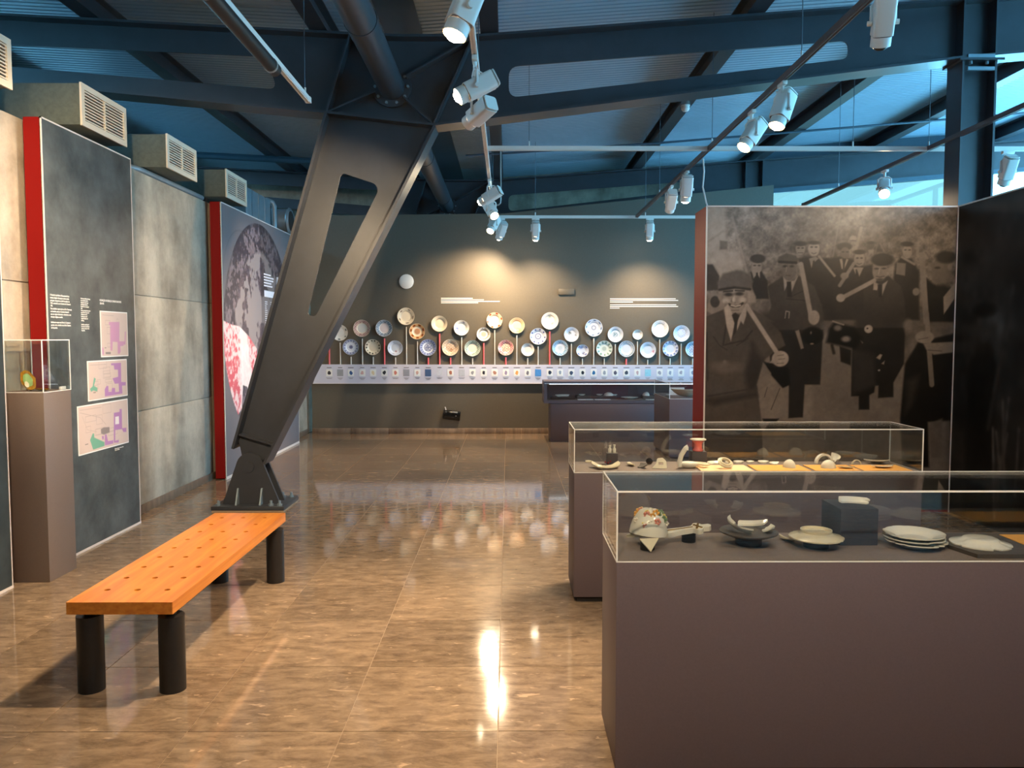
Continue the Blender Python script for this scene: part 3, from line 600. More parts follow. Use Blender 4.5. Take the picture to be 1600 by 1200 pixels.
MURAL = [('p',0.34,0.03,[(2.097,1.394),(2.771,1.559),(2.799,0.395),(2.032,0.395)]),('p',0.3,0.03,[(2.618,1.517),(3.033,1.451),(3.452,1.311),(3.794,0.979),(3.816,0.309),(2.645,0.31)]),('p',0.5,0.03,[(1.633,2.637),(1.854,2.637),(1.856,2.516),(1.876,2.264),(1.983,2.256),(2.018,2.126),(1.839,2.028),(1.739,2.142),(1.64,2.158)]),('p',0.33,0.01,[(1.805,2.345),(1.871,2.337),(1.872,2.268),(1.806,2.268)]),('p',0.2,0.01,[(1.64,2.142),(1.747,2.142),(1.806,2.044),(1.8,1.922),(1.643,1.914)]),('l',0.46,0.005,0.018,[(1.703,2.333),(1.833,2.422)]),('l',0.43,0.005,0.021,[(1.909,2.54),(2.044,2.061)]),('l',0.34,0.005,0.012,[(2.832,2.573),(2.768,2.167)]),('l',0.38,0.005,0.025,[(3.011,2.452),(2.963,2.24)]),('l',0.28,0.005,0.013,[(3.177,2.403),(3.136,2.24)]),('l',0.3,0.005,0.016,[(3.175,2.322),(3.21,2.257)]),('p',0.13,0.015,[(2.718,2.191),(2.833,2.208),(2.932,2.191),(3.032,2.126),(3.114,2.143),(3.155,1.832),(3.028,1.668),(2.697,1.668),(2.686,2.143)]),('e',0.4,0.007,(2.944,2.362,0.03,0.025,0)),('e',0.22,0.007,(2.944,2.344,0.025,0.005,0)),('e',0.14,0.007,(2.872,2.293,0.064,0.035,0)),('e',0.28,0.007,(2.877,2.24,0.04,0.048,0)),('e',0.16,0.007,(2.86,2.248,0.012,0.006,0)),('e',0.16,0.007,(2.896,2.248,0.012,0.006,0)),('p',0.42,0.007,[(2.832,2.187),(2.854,2.191),(2.872,2.126),(2.891,2.191),(2.909,2.183),(2.872,2.094),(2.852,2.106)]),('l',0.13,0.005,0.015,[(2.87,2.175),(2.87,2.102)]),('e',0.4,0.007,(3.002,2.187,0.046,0.063,0)),('e',0.13,0.007,(3.0,2.247,0.053,0.02,0)),('e',0.2,0.007,(2.985,2.196,0.012,0.007,0)),('e',0.2,0.007,(3.02,2.196,0.012,0.007,0)),('l',0.24,0.005,0.007,[(2.982,2.151),(3.003,2.144),(3.023,2.152)]),('p',0.4,0.007,[(2.95,2.114),(2.972,2.061),(2.988,2.086),(3.006,2.041),(3.039,2.114),(3.016,2.118),(2.975,2.118)]),('l',0.12,0.005,0.013,[(2.979,2.094),(2.985,2.053)]),('l',0.36,0.005,0.03,[(2.957,2.151),(2.839,1.963)]),('e',0.36,0.007,(2.878,2.045,0.035,0.028,0)),('e',0.2,0.007,(3.097,2.305,0.03,0.033,0)),('e',0.11,0.007,(3.097,2.326,0.033,0.012,0)),('p',0.36,0.007,[(3.074,2.265),(3.087,2.216),(3.103,2.24),(3.12,2.224),(3.127,2.265)]),('p',0.11,0.015,[(3.311,2.143),(3.359,2.208),(3.45,2.192),(3.519,2.078),(3.532,1.668),(3.358,1.668),(3.298,2.029)]),('e',0.36,0.007,(3.411,2.249,0.04,0.058,0)),('e',0.11,0.007,(3.409,2.315,0.054,0.021,0)),('e',0.18,0.007,(3.394,2.265,0.011,0.006,0)),('e',0.18,0.007,(3.43,2.265,0.011,0.006,0)),('p',0.28,0.007,[(3.323,2.159),(3.402,2.151),(3.397,2.045),(3.318,2.061)]),('l',0.33,0.005,0.02,[(3.367,2.204),(3.476,2.143)]),('e',0.3,0.007,(3.496,1.91,0.03,0.033,0)),('l',0.33,0.005,0.025,[(3.499,2.322),(3.498,2.224)]),('p',0.12,0.015,[(2.477,2.191),(2.542,2.208),(2.74,2.192),(2.784,2.077),(2.794,1.668),(2.628,1.668),(2.494,2.143)]),('e',0.4,0.007,(2.496,2.277,0.041,0.054,0)),('e',0.13,0.007,(2.495,2.317,0.054,0.021,0)),('e',0.18,0.007,(2.479,2.281,0.012,0.007,0)),('e',0.18,0.007,(2.514,2.281,0.012,0.007,0)),('l',0.22,0.005,0.007,[(2.476,2.24),(2.517,2.24)]),('e',0.44,0.007,(2.611,2.273,0.049,0.064,0)),('e',0.14,0.007,(2.609,2.326,0.054,0.016,0)),('e',0.2,0.007,(2.591,2.289,0.012,0.007,0)),('e',0.2,0.007,(2.629,2.289,0.012,0.007,0)),('l',0.26,0.005,0.007,[(2.592,2.24),(2.612,2.232),(2.632,2.24)]),('p',0.4,0.007,[(2.571,2.191),(2.594,2.114),(2.617,2.159),(2.654,2.192),(2.624,2.208)]),('l',0.13,0.005,0.015,[(2.613,2.167),(2.606,2.126)]),('l',0.4,0.005,0.021,[(2.657,2.208),(2.793,2.045)]),('p',0.14,0.01,[(2.072,2.077),(2.167,2.085),(2.218,2.004),(2.233,1.849),(2.122,1.849),(2.087,1.955)]),('e',0.42,0.007,(2.125,2.118,0.043,0.054,0)),('e',0.17,0.007,(2.132,2.19,0.066,0.038,0)),('e',0.22,0.007,(2.107,2.133,0.013,0.007,0)),('e',0.22,0.007,(2.145,2.133,0.013,0.007,0)),('p',0.44,0.007,[(2.076,2.102),(2.1,2.024),(2.13,2.061),(2.153,2.028),(2.152,2.085)]),('l',0.13,0.005,0.016,[(2.128,2.065),(2.129,2.012)]),('p',0.18,0.01,[(2.219,1.955),(2.357,2.045),(2.417,1.914),(2.48,2.053),(2.622,1.955),(2.692,1.791),(2.707,1.652),(2.216,1.652),(2.255,1.791)]),('p',0.175,0.04,[(2.165,1.739),(2.709,1.739),(2.698,1.517),(2.227,1.517)]),('p',0.1,0.01,[(2.226,1.583),(2.705,1.583),(2.691,1.112),(2.558,1.112),(2.548,0.83),(2.423,0.822),(2.421,1.112),(2.266,1.228)]),('e',0.29,0.007,(2.401,2.085,0.063,0.082,0)),('p',0.21,0.01,[(2.297,2.167),(2.312,2.208),(2.377,2.236),(2.46,2.216),(2.481,2.183),(2.465,2.152),(2.33,2.156)]),('l',0.09,0.005,0.021,[(2.317,2.163),(2.461,2.156)]),('e',0.14,0.007,(2.367,2.126,0.02,0.01,0)),('e',0.16,0.007,(2.425,2.126,0.018,0.01,0)),('l',0.2,0.005,0.007,[(2.377,2.049),(2.414,2.046)]),('l',0.36,0.005,0.008,[(2.38,2.118),(2.376,2.081)]),('p',0.45,0.007,[(2.353,2.037),(2.366,1.918),(2.403,1.996),(2.382,2.004)]),('p',0.45,0.007,[(2.48,2.045),(2.429,1.91),(2.407,1.996),(2.448,2.004)]),('p',0.11,0.007,[(2.384,1.996),(2.422,1.996),(2.43,1.865),(2.392,1.865)]),('l',0.45,0.003,0.008,[(2.376,1.685),(2.383,1.744),(2.412,1.738),(2.409,1.685)]),('l',0.13,0.005,0.007,[(2.418,1.865),(2.524,1.914)]),('l',0.12,0.005,0.007,[(2.385,1.849),(2.567,1.832)]),('l',0.42,0.005,0.041,[(2.503,2.143),(2.596,1.709)]),('e',0.42,0.007,(2.624,1.689,0.049,0.062,0)),('p',0.4,0.01,[(1.719,1.832),(1.758,1.922),(1.867,1.832),(1.868,1.75),(1.745,1.717),(1.703,1.75)]),('e',0.18,0.007,(1.772,1.824,0.041,0.049,0)),('p',0.42,0.01,[(2.075,1.947),(2.121,1.869),(2.122,1.816),(2.052,1.82),(2.054,1.93)]),('p',0.21,0.01,[(1.647,1.676),(1.868,1.767),(2.057,1.775),(2.174,1.717),(2.282,1.652),(1.647,1.652)]),('p',0.21,0.01,[(1.647,1.674),(1.844,1.739),(2.091,1.739),(2.224,1.682),(2.342,1.559),(2.385,1.451),(2.312,1.41),(2.206,1.328),(2.191,1.229),(2.153,1.063),(2.191,0.797),(2.215,0.395),(1.665,0.395)]),('p',0.13,0.04,[(2.096,1.476),(2.198,1.328),(2.183,1.212),(2.136,1.063),(2.07,1.046),(2.034,1.195)]),('p',0.14,0.03,[(1.657,0.98),(2.136,1.046),(2.154,1.013),(1.773,0.93)]),('l',0.14,0.01,0.012,[(1.87,1.624),(1.848,1.452),(2.029,1.493),(2.094,1.575)]),('l',0.13,0.02,0.01,[(1.706,1.559),(1.72,1.146)]),('e',0.34,0.007,(1.863,1.307,0.015,0.015,0)),('l',0.15,0.015,0.013,[(1.722,1.013),(2.07,1.071)]),('e',0.28,0.049,(1.876,1.262,0.132,0.049,0)),('l',0.15,0.01,0.008,[(1.764,1.526),(1.815,1.452),(1.882,1.41)]),('l',0.15,0.01,0.008,[(1.964,1.451),(2.062,1.509)]),('p',0.33,0.01,[(1.876,1.783),(2.032,1.783),(1.993,1.668),(1.919,1.668)]),('e',0.45,0.007,(1.945,1.844,0.107,0.132,0)),('e',0.42,0.007,(1.818,1.877,0.021,0.043,0)),('e',0.44,0.007,(2.063,1.889,0.015,0.036,0)),('p',0.29,0.015,[(1.794,1.987),(1.838,2.065),(1.961,2.093),(2.069,2.061),(2.096,1.996),(2.079,1.932),(1.947,1.942),(1.832,1.92),(1.799,1.94)]),('l',0.15,0.01,0.021,[(1.809,1.926),(1.939,1.945),(2.071,1.93)]),('e',0.17,0.01,(1.889,1.886,0.038,0.016,0)),('e',0.17,0.01,(1.979,1.892,0.038,0.016,0)),('l',0.14,0.005,0.012,[(1.847,1.91),(1.921,1.917)]),('l',0.14,0.005,0.012,[(1.946,1.92),(2.02,1.916)]),('e',0.36,0.03,(2.036,1.824,0.018,0.074,0)),('l',0.34,0.01,0.01,[(1.928,1.873),(1.912,1.828),(1.945,1.816)]),('e',0.58,0.01,(1.932,1.844,0.013,0.025,0)),('e',0.56,0.02,(1.867,1.832,0.03,0.021,0)),('e',0.56,0.02,(2.007,1.84,0.03,0.021,0)),('l',0.17,0.005,0.02,[(1.892,1.803),(1.925,1.785),(1.975,1.786),(2.01,1.811)]),('l',0.64,0.003,0.011,[(1.913,1.794),(1.95,1.785),(1.989,1.794)]),('l',0.32,0.01,0.007,[(1.913,1.75),(1.979,1.752)]),('e',0.36,0.03,(1.868,1.767,0.021,0.049,0)),('e',0.27,0.025,(1.951,1.709,0.07,0.018,0)),('p',0.52,0.007,[(1.851,1.772),(1.884,1.805),(1.926,1.715),(1.948,1.649),(1.914,1.486),(1.874,1.616)]),('p',0.5,0.007,[(2.047,1.813),(2.042,1.706),(2.019,1.631),(1.997,1.657),(1.966,1.582),(1.96,1.649),(1.992,1.715)]),('p',0.14,0.007,[(1.918,1.71),(1.947,1.731),(1.984,1.706),(1.97,1.661),(1.955,1.559),(1.931,1.53),(1.942,1.641)]),('l',0.48,0.005,0.038,[(2.045,1.788),(2.314,1.385)]),('e',0.46,0.007,(2.342,1.336,0.073,0.068,0)),('l',0.3,0.003,0.007,[(2.313,1.361),(2.37,1.369)]),('l',0.3,0.003,0.007,[(2.305,1.328),(2.379,1.336)]),('l',0.3,0.003,0.007,[(2.314,1.295),(2.372,1.299)]),('p',0.44,0.007,[(2.312,1.377),(2.248,1.299),(2.289,1.295),(2.33,1.311)]),('p',0.06,0.01,[(2.198,1.311),(2.264,1.295),(2.29,1.257),(2.414,1.262),(2.434,1.112),(2.368,1.083),(2.266,1.195)]),('p',0.32,0.01,[(2.194,1.303),(2.266,1.212),(2.259,1.129),(2.161,1.054),(2.144,1.113)]),('p',0.05,0.01,[(2.199,0.817),(2.34,0.817),(2.316,0.788),(2.208,0.792)]),('l',0.18,0.01,0.007,[(2.343,1.079),(2.272,0.897)]),('l',0.2,0.01,0.007,[(2.235,1.088),(2.212,1.005)]),('e',0.03,0.015,(2.615,1.534,0.091,0.074,0)),('p',0.36,0.005,[(2.465,1.575),(2.498,1.583),(2.543,1.427),(2.518,1.418)]),('e',0.4,0.005,(2.612,1.464,0.016,0.008,0)),('e',0.3,0.005,(2.602,1.559,0.008,0.013,0)),('p',0.15,0.01,[(3.045,1.947),(3.134,1.996),(3.257,2.045),(3.366,1.955),(3.403,1.832),(3.408,1.652),(3.053,1.652)]),('p',0.14,0.049,[(2.968,1.739),(3.406,1.739),(3.412,1.517),(2.974,1.517)]),('p',0.085,0.01,[(2.972,1.6),(3.41,1.6),(3.411,1.294),(3.324,1.129),(3.328,1.004),(3.195,0.996),(3.196,1.104),(3.167,1.104),(3.16,1.046),(3.119,1.021),(3.123,0.896),(3.031,0.896),(3.028,1.012),(2.962,1.012),(2.96,1.394)]),('p',0.13,0.03,[(2.968,1.41),(3.151,1.377),(3.167,1.112),(2.978,1.029)]),('e',0.33,0.007,(3.181,2.086,0.063,0.082,0)),('e',0.11,0.01,(3.199,2.182,0.096,0.054,0)),('e',0.17,0.007,(3.152,2.106,0.02,0.008,0)),('e',0.17,0.007,(3.214,2.108,0.02,0.008,0)),('l',0.18,0.005,0.007,[(3.15,2.041),(3.183,2.035),(3.22,2.043)]),('l',0.42,0.005,0.008,[(3.177,2.102),(3.17,2.061)]),('e',0.2,0.015,(3.183,2.012,0.033,0.012,0)),('p',0.42,0.007,[(3.13,2.0),(3.128,1.926),(3.161,1.922),(3.176,1.971)]),('p',0.42,0.007,[(3.25,2.004),(3.205,1.877),(3.189,1.963)]),('p',0.1,0.007,[(3.164,1.971),(3.205,1.971),(3.204,1.865),(3.179,1.865)]),('l',0.4,0.005,0.036,[(3.134,2.004),(2.882,1.869)]),('e',0.42,0.007,(2.85,1.857,0.038,0.035,0)),('e',0.42,0.007,(3.096,1.591,0.036,0.035,0)),('e',0.1,0.007,(3.087,1.596,0.008,0.007,0)),('p',0.4,0.005,[(3.169,1.344),(3.201,1.377),(3.222,1.369),(3.202,1.327)]),('p',0.4,0.005,[(3.216,1.294),(3.244,1.319),(3.237,1.286)]),('e',0.4,0.005,(3.197,1.236,0.01,0.008,0)),('e',0.28,0.02,(3.434,1.616,0.033,0.058,0)),('l',0.3,0.005,0.008,[(3.02,1.505),(3.049,1.472)]),('p',0.04,0.02,[(2.757,1.591),(2.797,1.649),(2.971,1.608),(3.048,1.509),(2.985,1.418),(2.735,1.476)]),('l',0.4,0.005,0.013,[(2.788,1.657),(2.88,1.628)]),('e',0.36,0.02,(2.904,1.505,0.038,0.025,0)),('e',0.3,0.04,(2.831,1.6,0.033,0.025,0)),('p',0.08,0.01,[(2.851,1.443),(2.952,1.41),(2.951,1.278),(2.863,1.311)]),('l',0.1,0.01,0.025,[(2.785,1.451),(2.803,1.385)]),('p',0.06,0.015,[(3.419,1.294),(3.529,1.476),(3.858,1.559),(3.883,0.804),(3.634,0.787),(3.654,0.393),(3.429,0.394),(3.391,0.821)]),('p',0.12,0.04,[(3.44,1.145),(3.546,1.195),(3.511,0.979),(3.432,0.854)]),('p',0.26,0.015,[(3.643,0.771),(3.758,0.821),(3.752,0.477),(3.669,0.477)]),('p',0.07,0.015,[(3.578,2.029),(3.697,1.931),(3.845,1.947),(3.855,1.652),(3.574,1.652)]),('e',0.24,0.015,(3.708,2.086,0.092,0.124,0)),('e',0.1,0.015,(3.746,2.204,0.092,0.053,0)),('e',0.13,0.007,(3.675,2.114,0.025,0.01,0)),('e',0.28,0.007,(3.605,2.102,0.018,0.016,0)),('e',0.3,0.007,(3.782,2.119,0.021,0.028,0)),('p',0.08,0.025,[(3.598,1.939),(3.72,1.971),(3.787,1.947),(3.791,1.832),(3.617,1.865)]),('p',0.34,0.007,[(3.732,1.865),(3.835,1.996),(3.839,1.865),(3.741,1.717)]),('p',0.33,0.007,[(3.506,2.241),(3.555,2.25),(3.6,2.192),(3.557,2.18),(3.512,2.192)]),('l',0.31,0.005,0.051,[(3.536,2.216),(3.592,1.652)]),('l',0.3,0.005,0.043,[(3.592,1.723),(3.657,1.112)]),('e',0.32,0.007,(3.582,1.521,0.081,0.054,0)),('p',0.31,0.01,[(3.571,1.468),(3.86,1.484),(3.863,1.394),(3.665,1.369),(3.597,1.418)]),('l',0.18,0.005,0.007,[(3.614,1.41),(3.731,1.402)]),('l',0.18,0.005,0.005,[(3.529,1.501),(3.611,1.517)])]
MAPS = [(0,(0.55,0.27,0.42),[(5.97,1.635),(6.132,1.638),(6.123,1.49),(6.205,1.488),(6.214,1.565),(6.23,1.565),(6.219,1.462),(6.188,1.463),(6.187,1.453),(6.136,1.451),(6.139,1.411),(6.122,1.392),(6.092,1.393),(6.093,1.483),(6.019,1.486),(6.01,1.418),(5.981,1.419),(5.988,1.612),(5.969,1.616)]),(0,(0.55,0.27,0.42),[(5.86,1.444),(5.879,1.444),(5.885,1.392),(5.859,1.392)]),(0,(0.25,0.2,0.19),[(5.909,1.41),(5.985,1.409),(5.984,1.392),(5.908,1.394)]),(1,(0.42,0.2,0.42),[(5.983,1.323),(6.138,1.323),(6.133,1.174),(6.206,1.168),(6.202,1.142),(6.143,1.144),(6.147,1.082),(5.878,1.079),(5.879,1.133),(5.908,1.157),(5.934,1.155),(5.934,1.111),(5.98,1.108),(5.987,1.137),(6.034,1.133),(6.035,1.101),(6.095,1.1),(6.091,1.164),(6.032,1.165),(5.998,1.209),(6.087,1.216),(6.087,1.27),(6.031,1.274),(6.025,1.307),(5.986,1.308)]),(1,(0.16,0.38,0.27),[(5.732,1.229),(5.758,1.218),(5.728,1.168),(5.776,1.151),(5.771,1.124),(5.715,1.135),(5.686,1.127),(5.673,1.15),(5.71,1.165)]),(2,(0.42,0.2,0.42),[(6.004,0.945),(6.093,0.944),(6.094,0.966),(6.128,0.963),(6.126,0.813),(6.193,0.81),(6.191,0.776),(6.144,0.781),(6.123,0.806),(6.018,0.811),(6.013,0.73),(6.07,0.73),(6.064,0.709),(5.99,0.717)]),(2,(0.78,0.7,0.68),[(6.024,0.912),(6.08,0.912),(6.08,0.852),(6.02,0.855)]),(2,(0.42,0.2,0.42),[(5.861,0.797),(5.887,0.794),(5.905,0.741),(5.984,0.738),(5.982,0.712),(5.856,0.714)]),(2,(0.42,0.2,0.42),[(5.816,0.789),(5.847,0.788),(5.843,0.764),(5.821,0.767)]),(2,(0.16,0.38,0.27),[(5.69,0.825),(5.71,0.823),(5.711,0.793),(5.852,0.741),(5.851,0.712),(5.69,0.707),(5.652,0.781)]),(2,(0.25,0.2,0.19),[(5.806,0.843),(5.848,0.851),(5.932,0.845),(5.933,0.803),(5.845,0.797),(5.807,0.811)])]
PLATES = [(-2.804,1.839,0.124),(-2.632,1.592,0.126),(-2.464,1.368,0.123),(-2.286,1.661,0.133),(-2.117,1.366,0.123),(-1.94,1.662,0.13),(-1.768,1.353,0.119),(-1.595,1.848,0.135),(-1.423,1.612,0.124),(-1.255,1.362,0.13),(-1.075,1.733,0.125),(-0.905,1.362,0.13),(-0.73,1.669,0.12),(-0.559,1.349,0.125),(-0.383,1.569,0.108),(-0.212,1.786,0.124),(-0.036,1.359,0.123),(0.135,1.705,0.123),(0.307,1.328,0.102),(0.47,1.536,0.129),(0.653,1.777,0.135),(0.815,1.355,0.124),(0.992,1.565,0.116),(1.166,1.312,0.097),(1.342,1.67,0.137),(1.509,1.342,0.126),(1.681,1.565,0.122),(1.857,1.34,0.127),(2.029,1.563,0.079),(2.193,1.322,0.125),(2.379,1.653,0.134),(2.545,1.342,0.122),(2.717,1.581,0.129),(2.9,1.335,0.119)]

PAPER = rgb(206, 184, 174)[:3]
for i, (ya, yb, za, zb, st) in enumerate(((5.849, 6.262, 1.372, 1.716, .006), (5.65, 6.232, 1.060, 1.350, .006), (5.50, 6.228, 0.688, 1.037, .006))):
    b = box('map_board', 'white_text', (PX1, PX1 + 0.004, ya, yb, za, zb), p1)
    cv = Canvas(ya + .008, yb - .008, za + .008, zb - .008, 0.0035, PAPER)
    ln = tuple(c * 0.72 for c in PAPER); w_, h_ = yb - ya, zb - za
    for k in range(9 if i else 5):
        rs = random.Random(i * 31 + k); a, b2 = ya + w_ * rs.uniform(.1, .6), za + h_ * rs.uniform(.15, .8); ww, hh = w_ * rs.uniform(.06, .2), h_ * rs.uniform(.06, .2)
        cv.line([(a, b2), (a + ww, b2), (a + ww, b2 + hh), (a, b2 + hh), (a, b2)], .003, ln, .003)
    if i == 2: cv.line([(5.53, .99), (5.80, .93), (5.88, .87)], .004, ln, .003); cv.line([(5.56, .96), (5.62, .86), (5.75, .83)], .003, ln, .003)
    cv.line([(ya + .03, zb - .03), (ya + .03 + w_ * .4, zb - .032)], .004, ln, .003)
    cv.line([(ya + w_ * .12, za + h_ * .2), (ya + w_ * .17, za + h_ * .2)], .006, tuple(c * .35 for c in PAPER), .003)
    for j, col, pts in MAPS:
        if j == i: cv.poly(pts, col, .004)
    cv.build('map_print', 'print', lambda U, V: (np.full(U.shape, PX1 + 0.005), U, V), p1)

# oval dish print on the second panel
cv = Canvas(8.38, 11.31, 0.03, 2.93, 0.0068, rgb(112, 107, 112)[:3])
n1 = fnoise(cv.nv, cv.nu, 60, 1, 3); n2 = fnoise(cv.nv, cv.nu, 22, 5, 3); n3 = fnoise(cv.nv, cv.nu, 8, 9, 3)
CY, CZ, RY, RZ = 9.66, 1.60, 1.29, 1.29
k = np.hypot((cv.U - CY) / RY, (cv.V - CZ) / RZ); th = np.arctan2(cv.V - CZ, cv.U - CY)
dk, md, lt = np.array(rgb(66, 58, 68)[:3]), np.array(rgb(104, 90, 100)[:3]), np.array(rgb(146, 136, 138)[:3])
orn = sstep(n1 * .5 + n2 * .5, .40, .62)[..., None]
scr = sstep(np.sin(60 * n2 + 18 * n3), -.1, .7)[..., None]
leaf = sstep(n3 * .6 + n2 * .4, .46, .56)[..., None]
col = lt * (1 - leaf) + (md * (1 - .45 * scr) * (1 - .3 * orn)) * leaf
rim = sstep(k + .05 * (n3 - .5), .70, .74)[..., None]
lacy = (.5 + .5 * np.sin(th * 64) * np.cos((k - .7) * 70))[..., None]
col = col * (1 - rim) + (dk * (1 - orn) + (md * .8 + lt * .3) * orn) * (.75 + .4 * lacy) * rim
edge = sstep(k, .955, .965)[..., None] * .5; col = col * (1 - edge) + dk * .8 * edge
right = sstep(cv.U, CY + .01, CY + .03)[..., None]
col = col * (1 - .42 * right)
ins = (1 - sstep(k, .992, 1.0))[..., None]
arc = sstep(np.abs(np.hypot(cv.U - 9.0, (cv.V - 2.1)) - .62), .0, .018)[..., None]
cv.c = cv.c * (.86 + .14 * arc)
cv.c = cv.c * (1 - ins) + col * ins
# coloured piece, in pink and white
pnk, wht = np.array(rgb(206, 92, 104)[:3]), np.array(rgb(238, 226, 226)[:3])
piece = Canvas(8.38, 11.31, 0.03, 2.93, 0.0068, (0, 0, 0))
piece.poly([(8.36, 1.70), (8.60, 1.66), (8.874, 1.642), (9.22, 1.52), (9.468, 1.382), (9.481, 1.19), (9.657, 1.25), (9.8, 1.3), (9.6, .60), (9.30, .50), (9.22, .62), (9.10, .95), (8.95, .98), (8.90, .72), (8.70, .62), (8.36, .9)], (1, 1, 1), .01)
mk = (piece.c[..., 0] * (k < 1.0))[..., None]
hw = (sstep(cv.U, 8.84, 8.92) * (1 - sstep(cv.U, 9.12 + .25 * (1.4 - cv.V), 9.24 + .25 * (1.4 - cv.V))))[..., None]
pw = np.clip(.25 + .75 * sstep(n1 * .6 + n2 * .4, .36, .66), 0, 1)[..., None] * (1 - .85 * hw)
pc = pnk * pw + wht * (1 - pw)
cv.c = cv.c * (1 - mk) + pc * mk
def bars(cv, u, v, n, w, dv, col, seed, h=.008):
    rs = random.Random(seed)
    for k_ in range(n): cv.line([(u, v - k_ * dv), (u + w * rs.uniform(.6, 1), v - k_ * dv)], h, col, .006)
wt = rgb(226, 226, 236)[:3]
bars(cv, 9.80, 2.30, 5, .42, .035, wt, 1, .016); cv.poly([(9.80, 2.10), (10.28, 2.10), (10.28, 2.02), (9.80, 2.02)], wt); cv.poly([(10.33, 2.30), (10.75, 2.30), (10.75, 2.2), (10.33, 2.2)], tuple(c * .6 for c in wt))
bars(cv, 9.82, 1.96, 14, .10, .026, wt, 2); bars(cv, 10.05, 1.96, 7, .12, .026, wt, 3); cv.poly([(9.80, 1.53), (10.2, 1.53), (10.2, 1.45), (9.80, 1.45)], wt); bars(cv, 9.84, 1.42, 6, .2, .026, wt, 4)
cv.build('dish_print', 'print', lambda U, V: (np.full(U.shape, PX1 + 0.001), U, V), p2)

# ================================================================== AIR DUCTS ABOVE THE CONCRETE WALL
def air_duct(y0, label):
    y1, z0, z1, xf = y0 + 0.64, 3.010, 3.295, -2.985
    t = thing('air_duct', label, 'duct', (-3.5, (y0 + y1) / 2, z0), 'grey air ducts over the left wall')
    bm = bm_new(); b_box(bm, -4.4, xf - 0.012, y0, y1, z0, z1, bev=0.004); obj('body', bm, 'duct', t)
    for yy in (y0 + .1, y1 - .1): box('support_block', 'black', (-3.38, -3.24, yy - .03, yy + .03, 2.9452, z0 + .001), t)
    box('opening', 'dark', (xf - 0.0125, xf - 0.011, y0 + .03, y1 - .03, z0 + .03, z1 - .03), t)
    bm = bm_new(); b_plate(bm, [(y0 - .006, z0 - .006), (y1 + .006, z0 - .006), (y1 + .006, z1 + .006), (y0 - .006, z1 + .006)], [[(y0 + .035, z0 + .035), (y1 - .035, z0 + .035), (y1 - .035, z1 - .035), (y0 + .035, z1 - .035)]], (xf - .003, 0, 0), (0, 1, 0), (0, 0, 1), 0.014)
    g = obj('grille_frame', bm, 'grille', t, flat=True)
    bm = bm_new(); b_box(bm, xf - .011, xf + .001, y0 + .036, y1 - .036, z0 + .040, z0 + .050); s0 = obj('slat', bm, 'grille', g, flat=True)
    for k in range(1, 10): clone(s0, g, (0, 0, k * 0.0217), 'slat')
    box('mullion', 'grille', (xf - .012, xf + .003, (y0 + y1) / 2 - .007, (y0 + y1) / 2 + .007, z0 + .035, z1 - .035), g)
for y, l in ((4.21, 'grey air duct with cream grille cut off by the left picture edge'), (5.64, 'grey air duct with cream grille right above the floor plan panel'), (7.03, 'grey air duct with cream grille above the bare concrete'), (8.48, 'smallest grey air duct with cream grille, above the dish print panel')):
    air_duct(y, l)
# galvanised box and round fan duct behind the last grille
t = thing('fan_unit', 'blue grey ventilation box with pipe and round duct beyond the grilles', 'fan unit', (-3.5, 10.6, 2.946))
bm = bm_new(); b_box(bm, -3.75, -3.2, 9.75, 10.75, 2.946, 3.36, bev=.006); obj('housing', bm, 'galv', t)
for y in (9.98, 10.24, 10.5): box('seam', 'galv', (-3.21, -3.192, y - .008, y + .008, 2.95, 3.355), t)
tube('elbow_pipe', 'galv', [(-3.18, 10.86, 2.95), (-3.18, 10.86, 3.30), (-3.2, 10.85, 3.345), (-3.26, 10.8, 3.37), (-3.5, 10.7, 3.37)], 0.035, t, seg=12)
cyl('round_duct', 'galv', (-3.42, 11.1, 3.13), (-3.02, 11.1, 3.13), 0.17, t, seg=28); cyl('duct_mouth', 'black', (-3.021, 11.1, 3.13), (-3.015, 11.1, 3.13), 0.14, t, seg=28)
bm = bm_new(); b_lathe(bm, [(.17, 0), (.185, .02), (.17, .05)], (-3.06, 11.1, 3.13), (1, 0, 0), 28); obj('collar', bm, 'galv', t)
box('mount_leg', 'steel', (-3.36, -3.30, 11.05, 11.15, 2.946, 3.0), t)
tag(tube('drain_pipe', 'galv', [(-3.33, 6.80, 2.974), (-3.25, 6.86, 2.975), (-3.215, 6.93, 2.974), (-3.205, 7.0, 2.974), (-3.205, 8.36, 2.974)], 0.027, seg=12), 'short grey drain pipe lying on the concrete wall top', 'pipe')

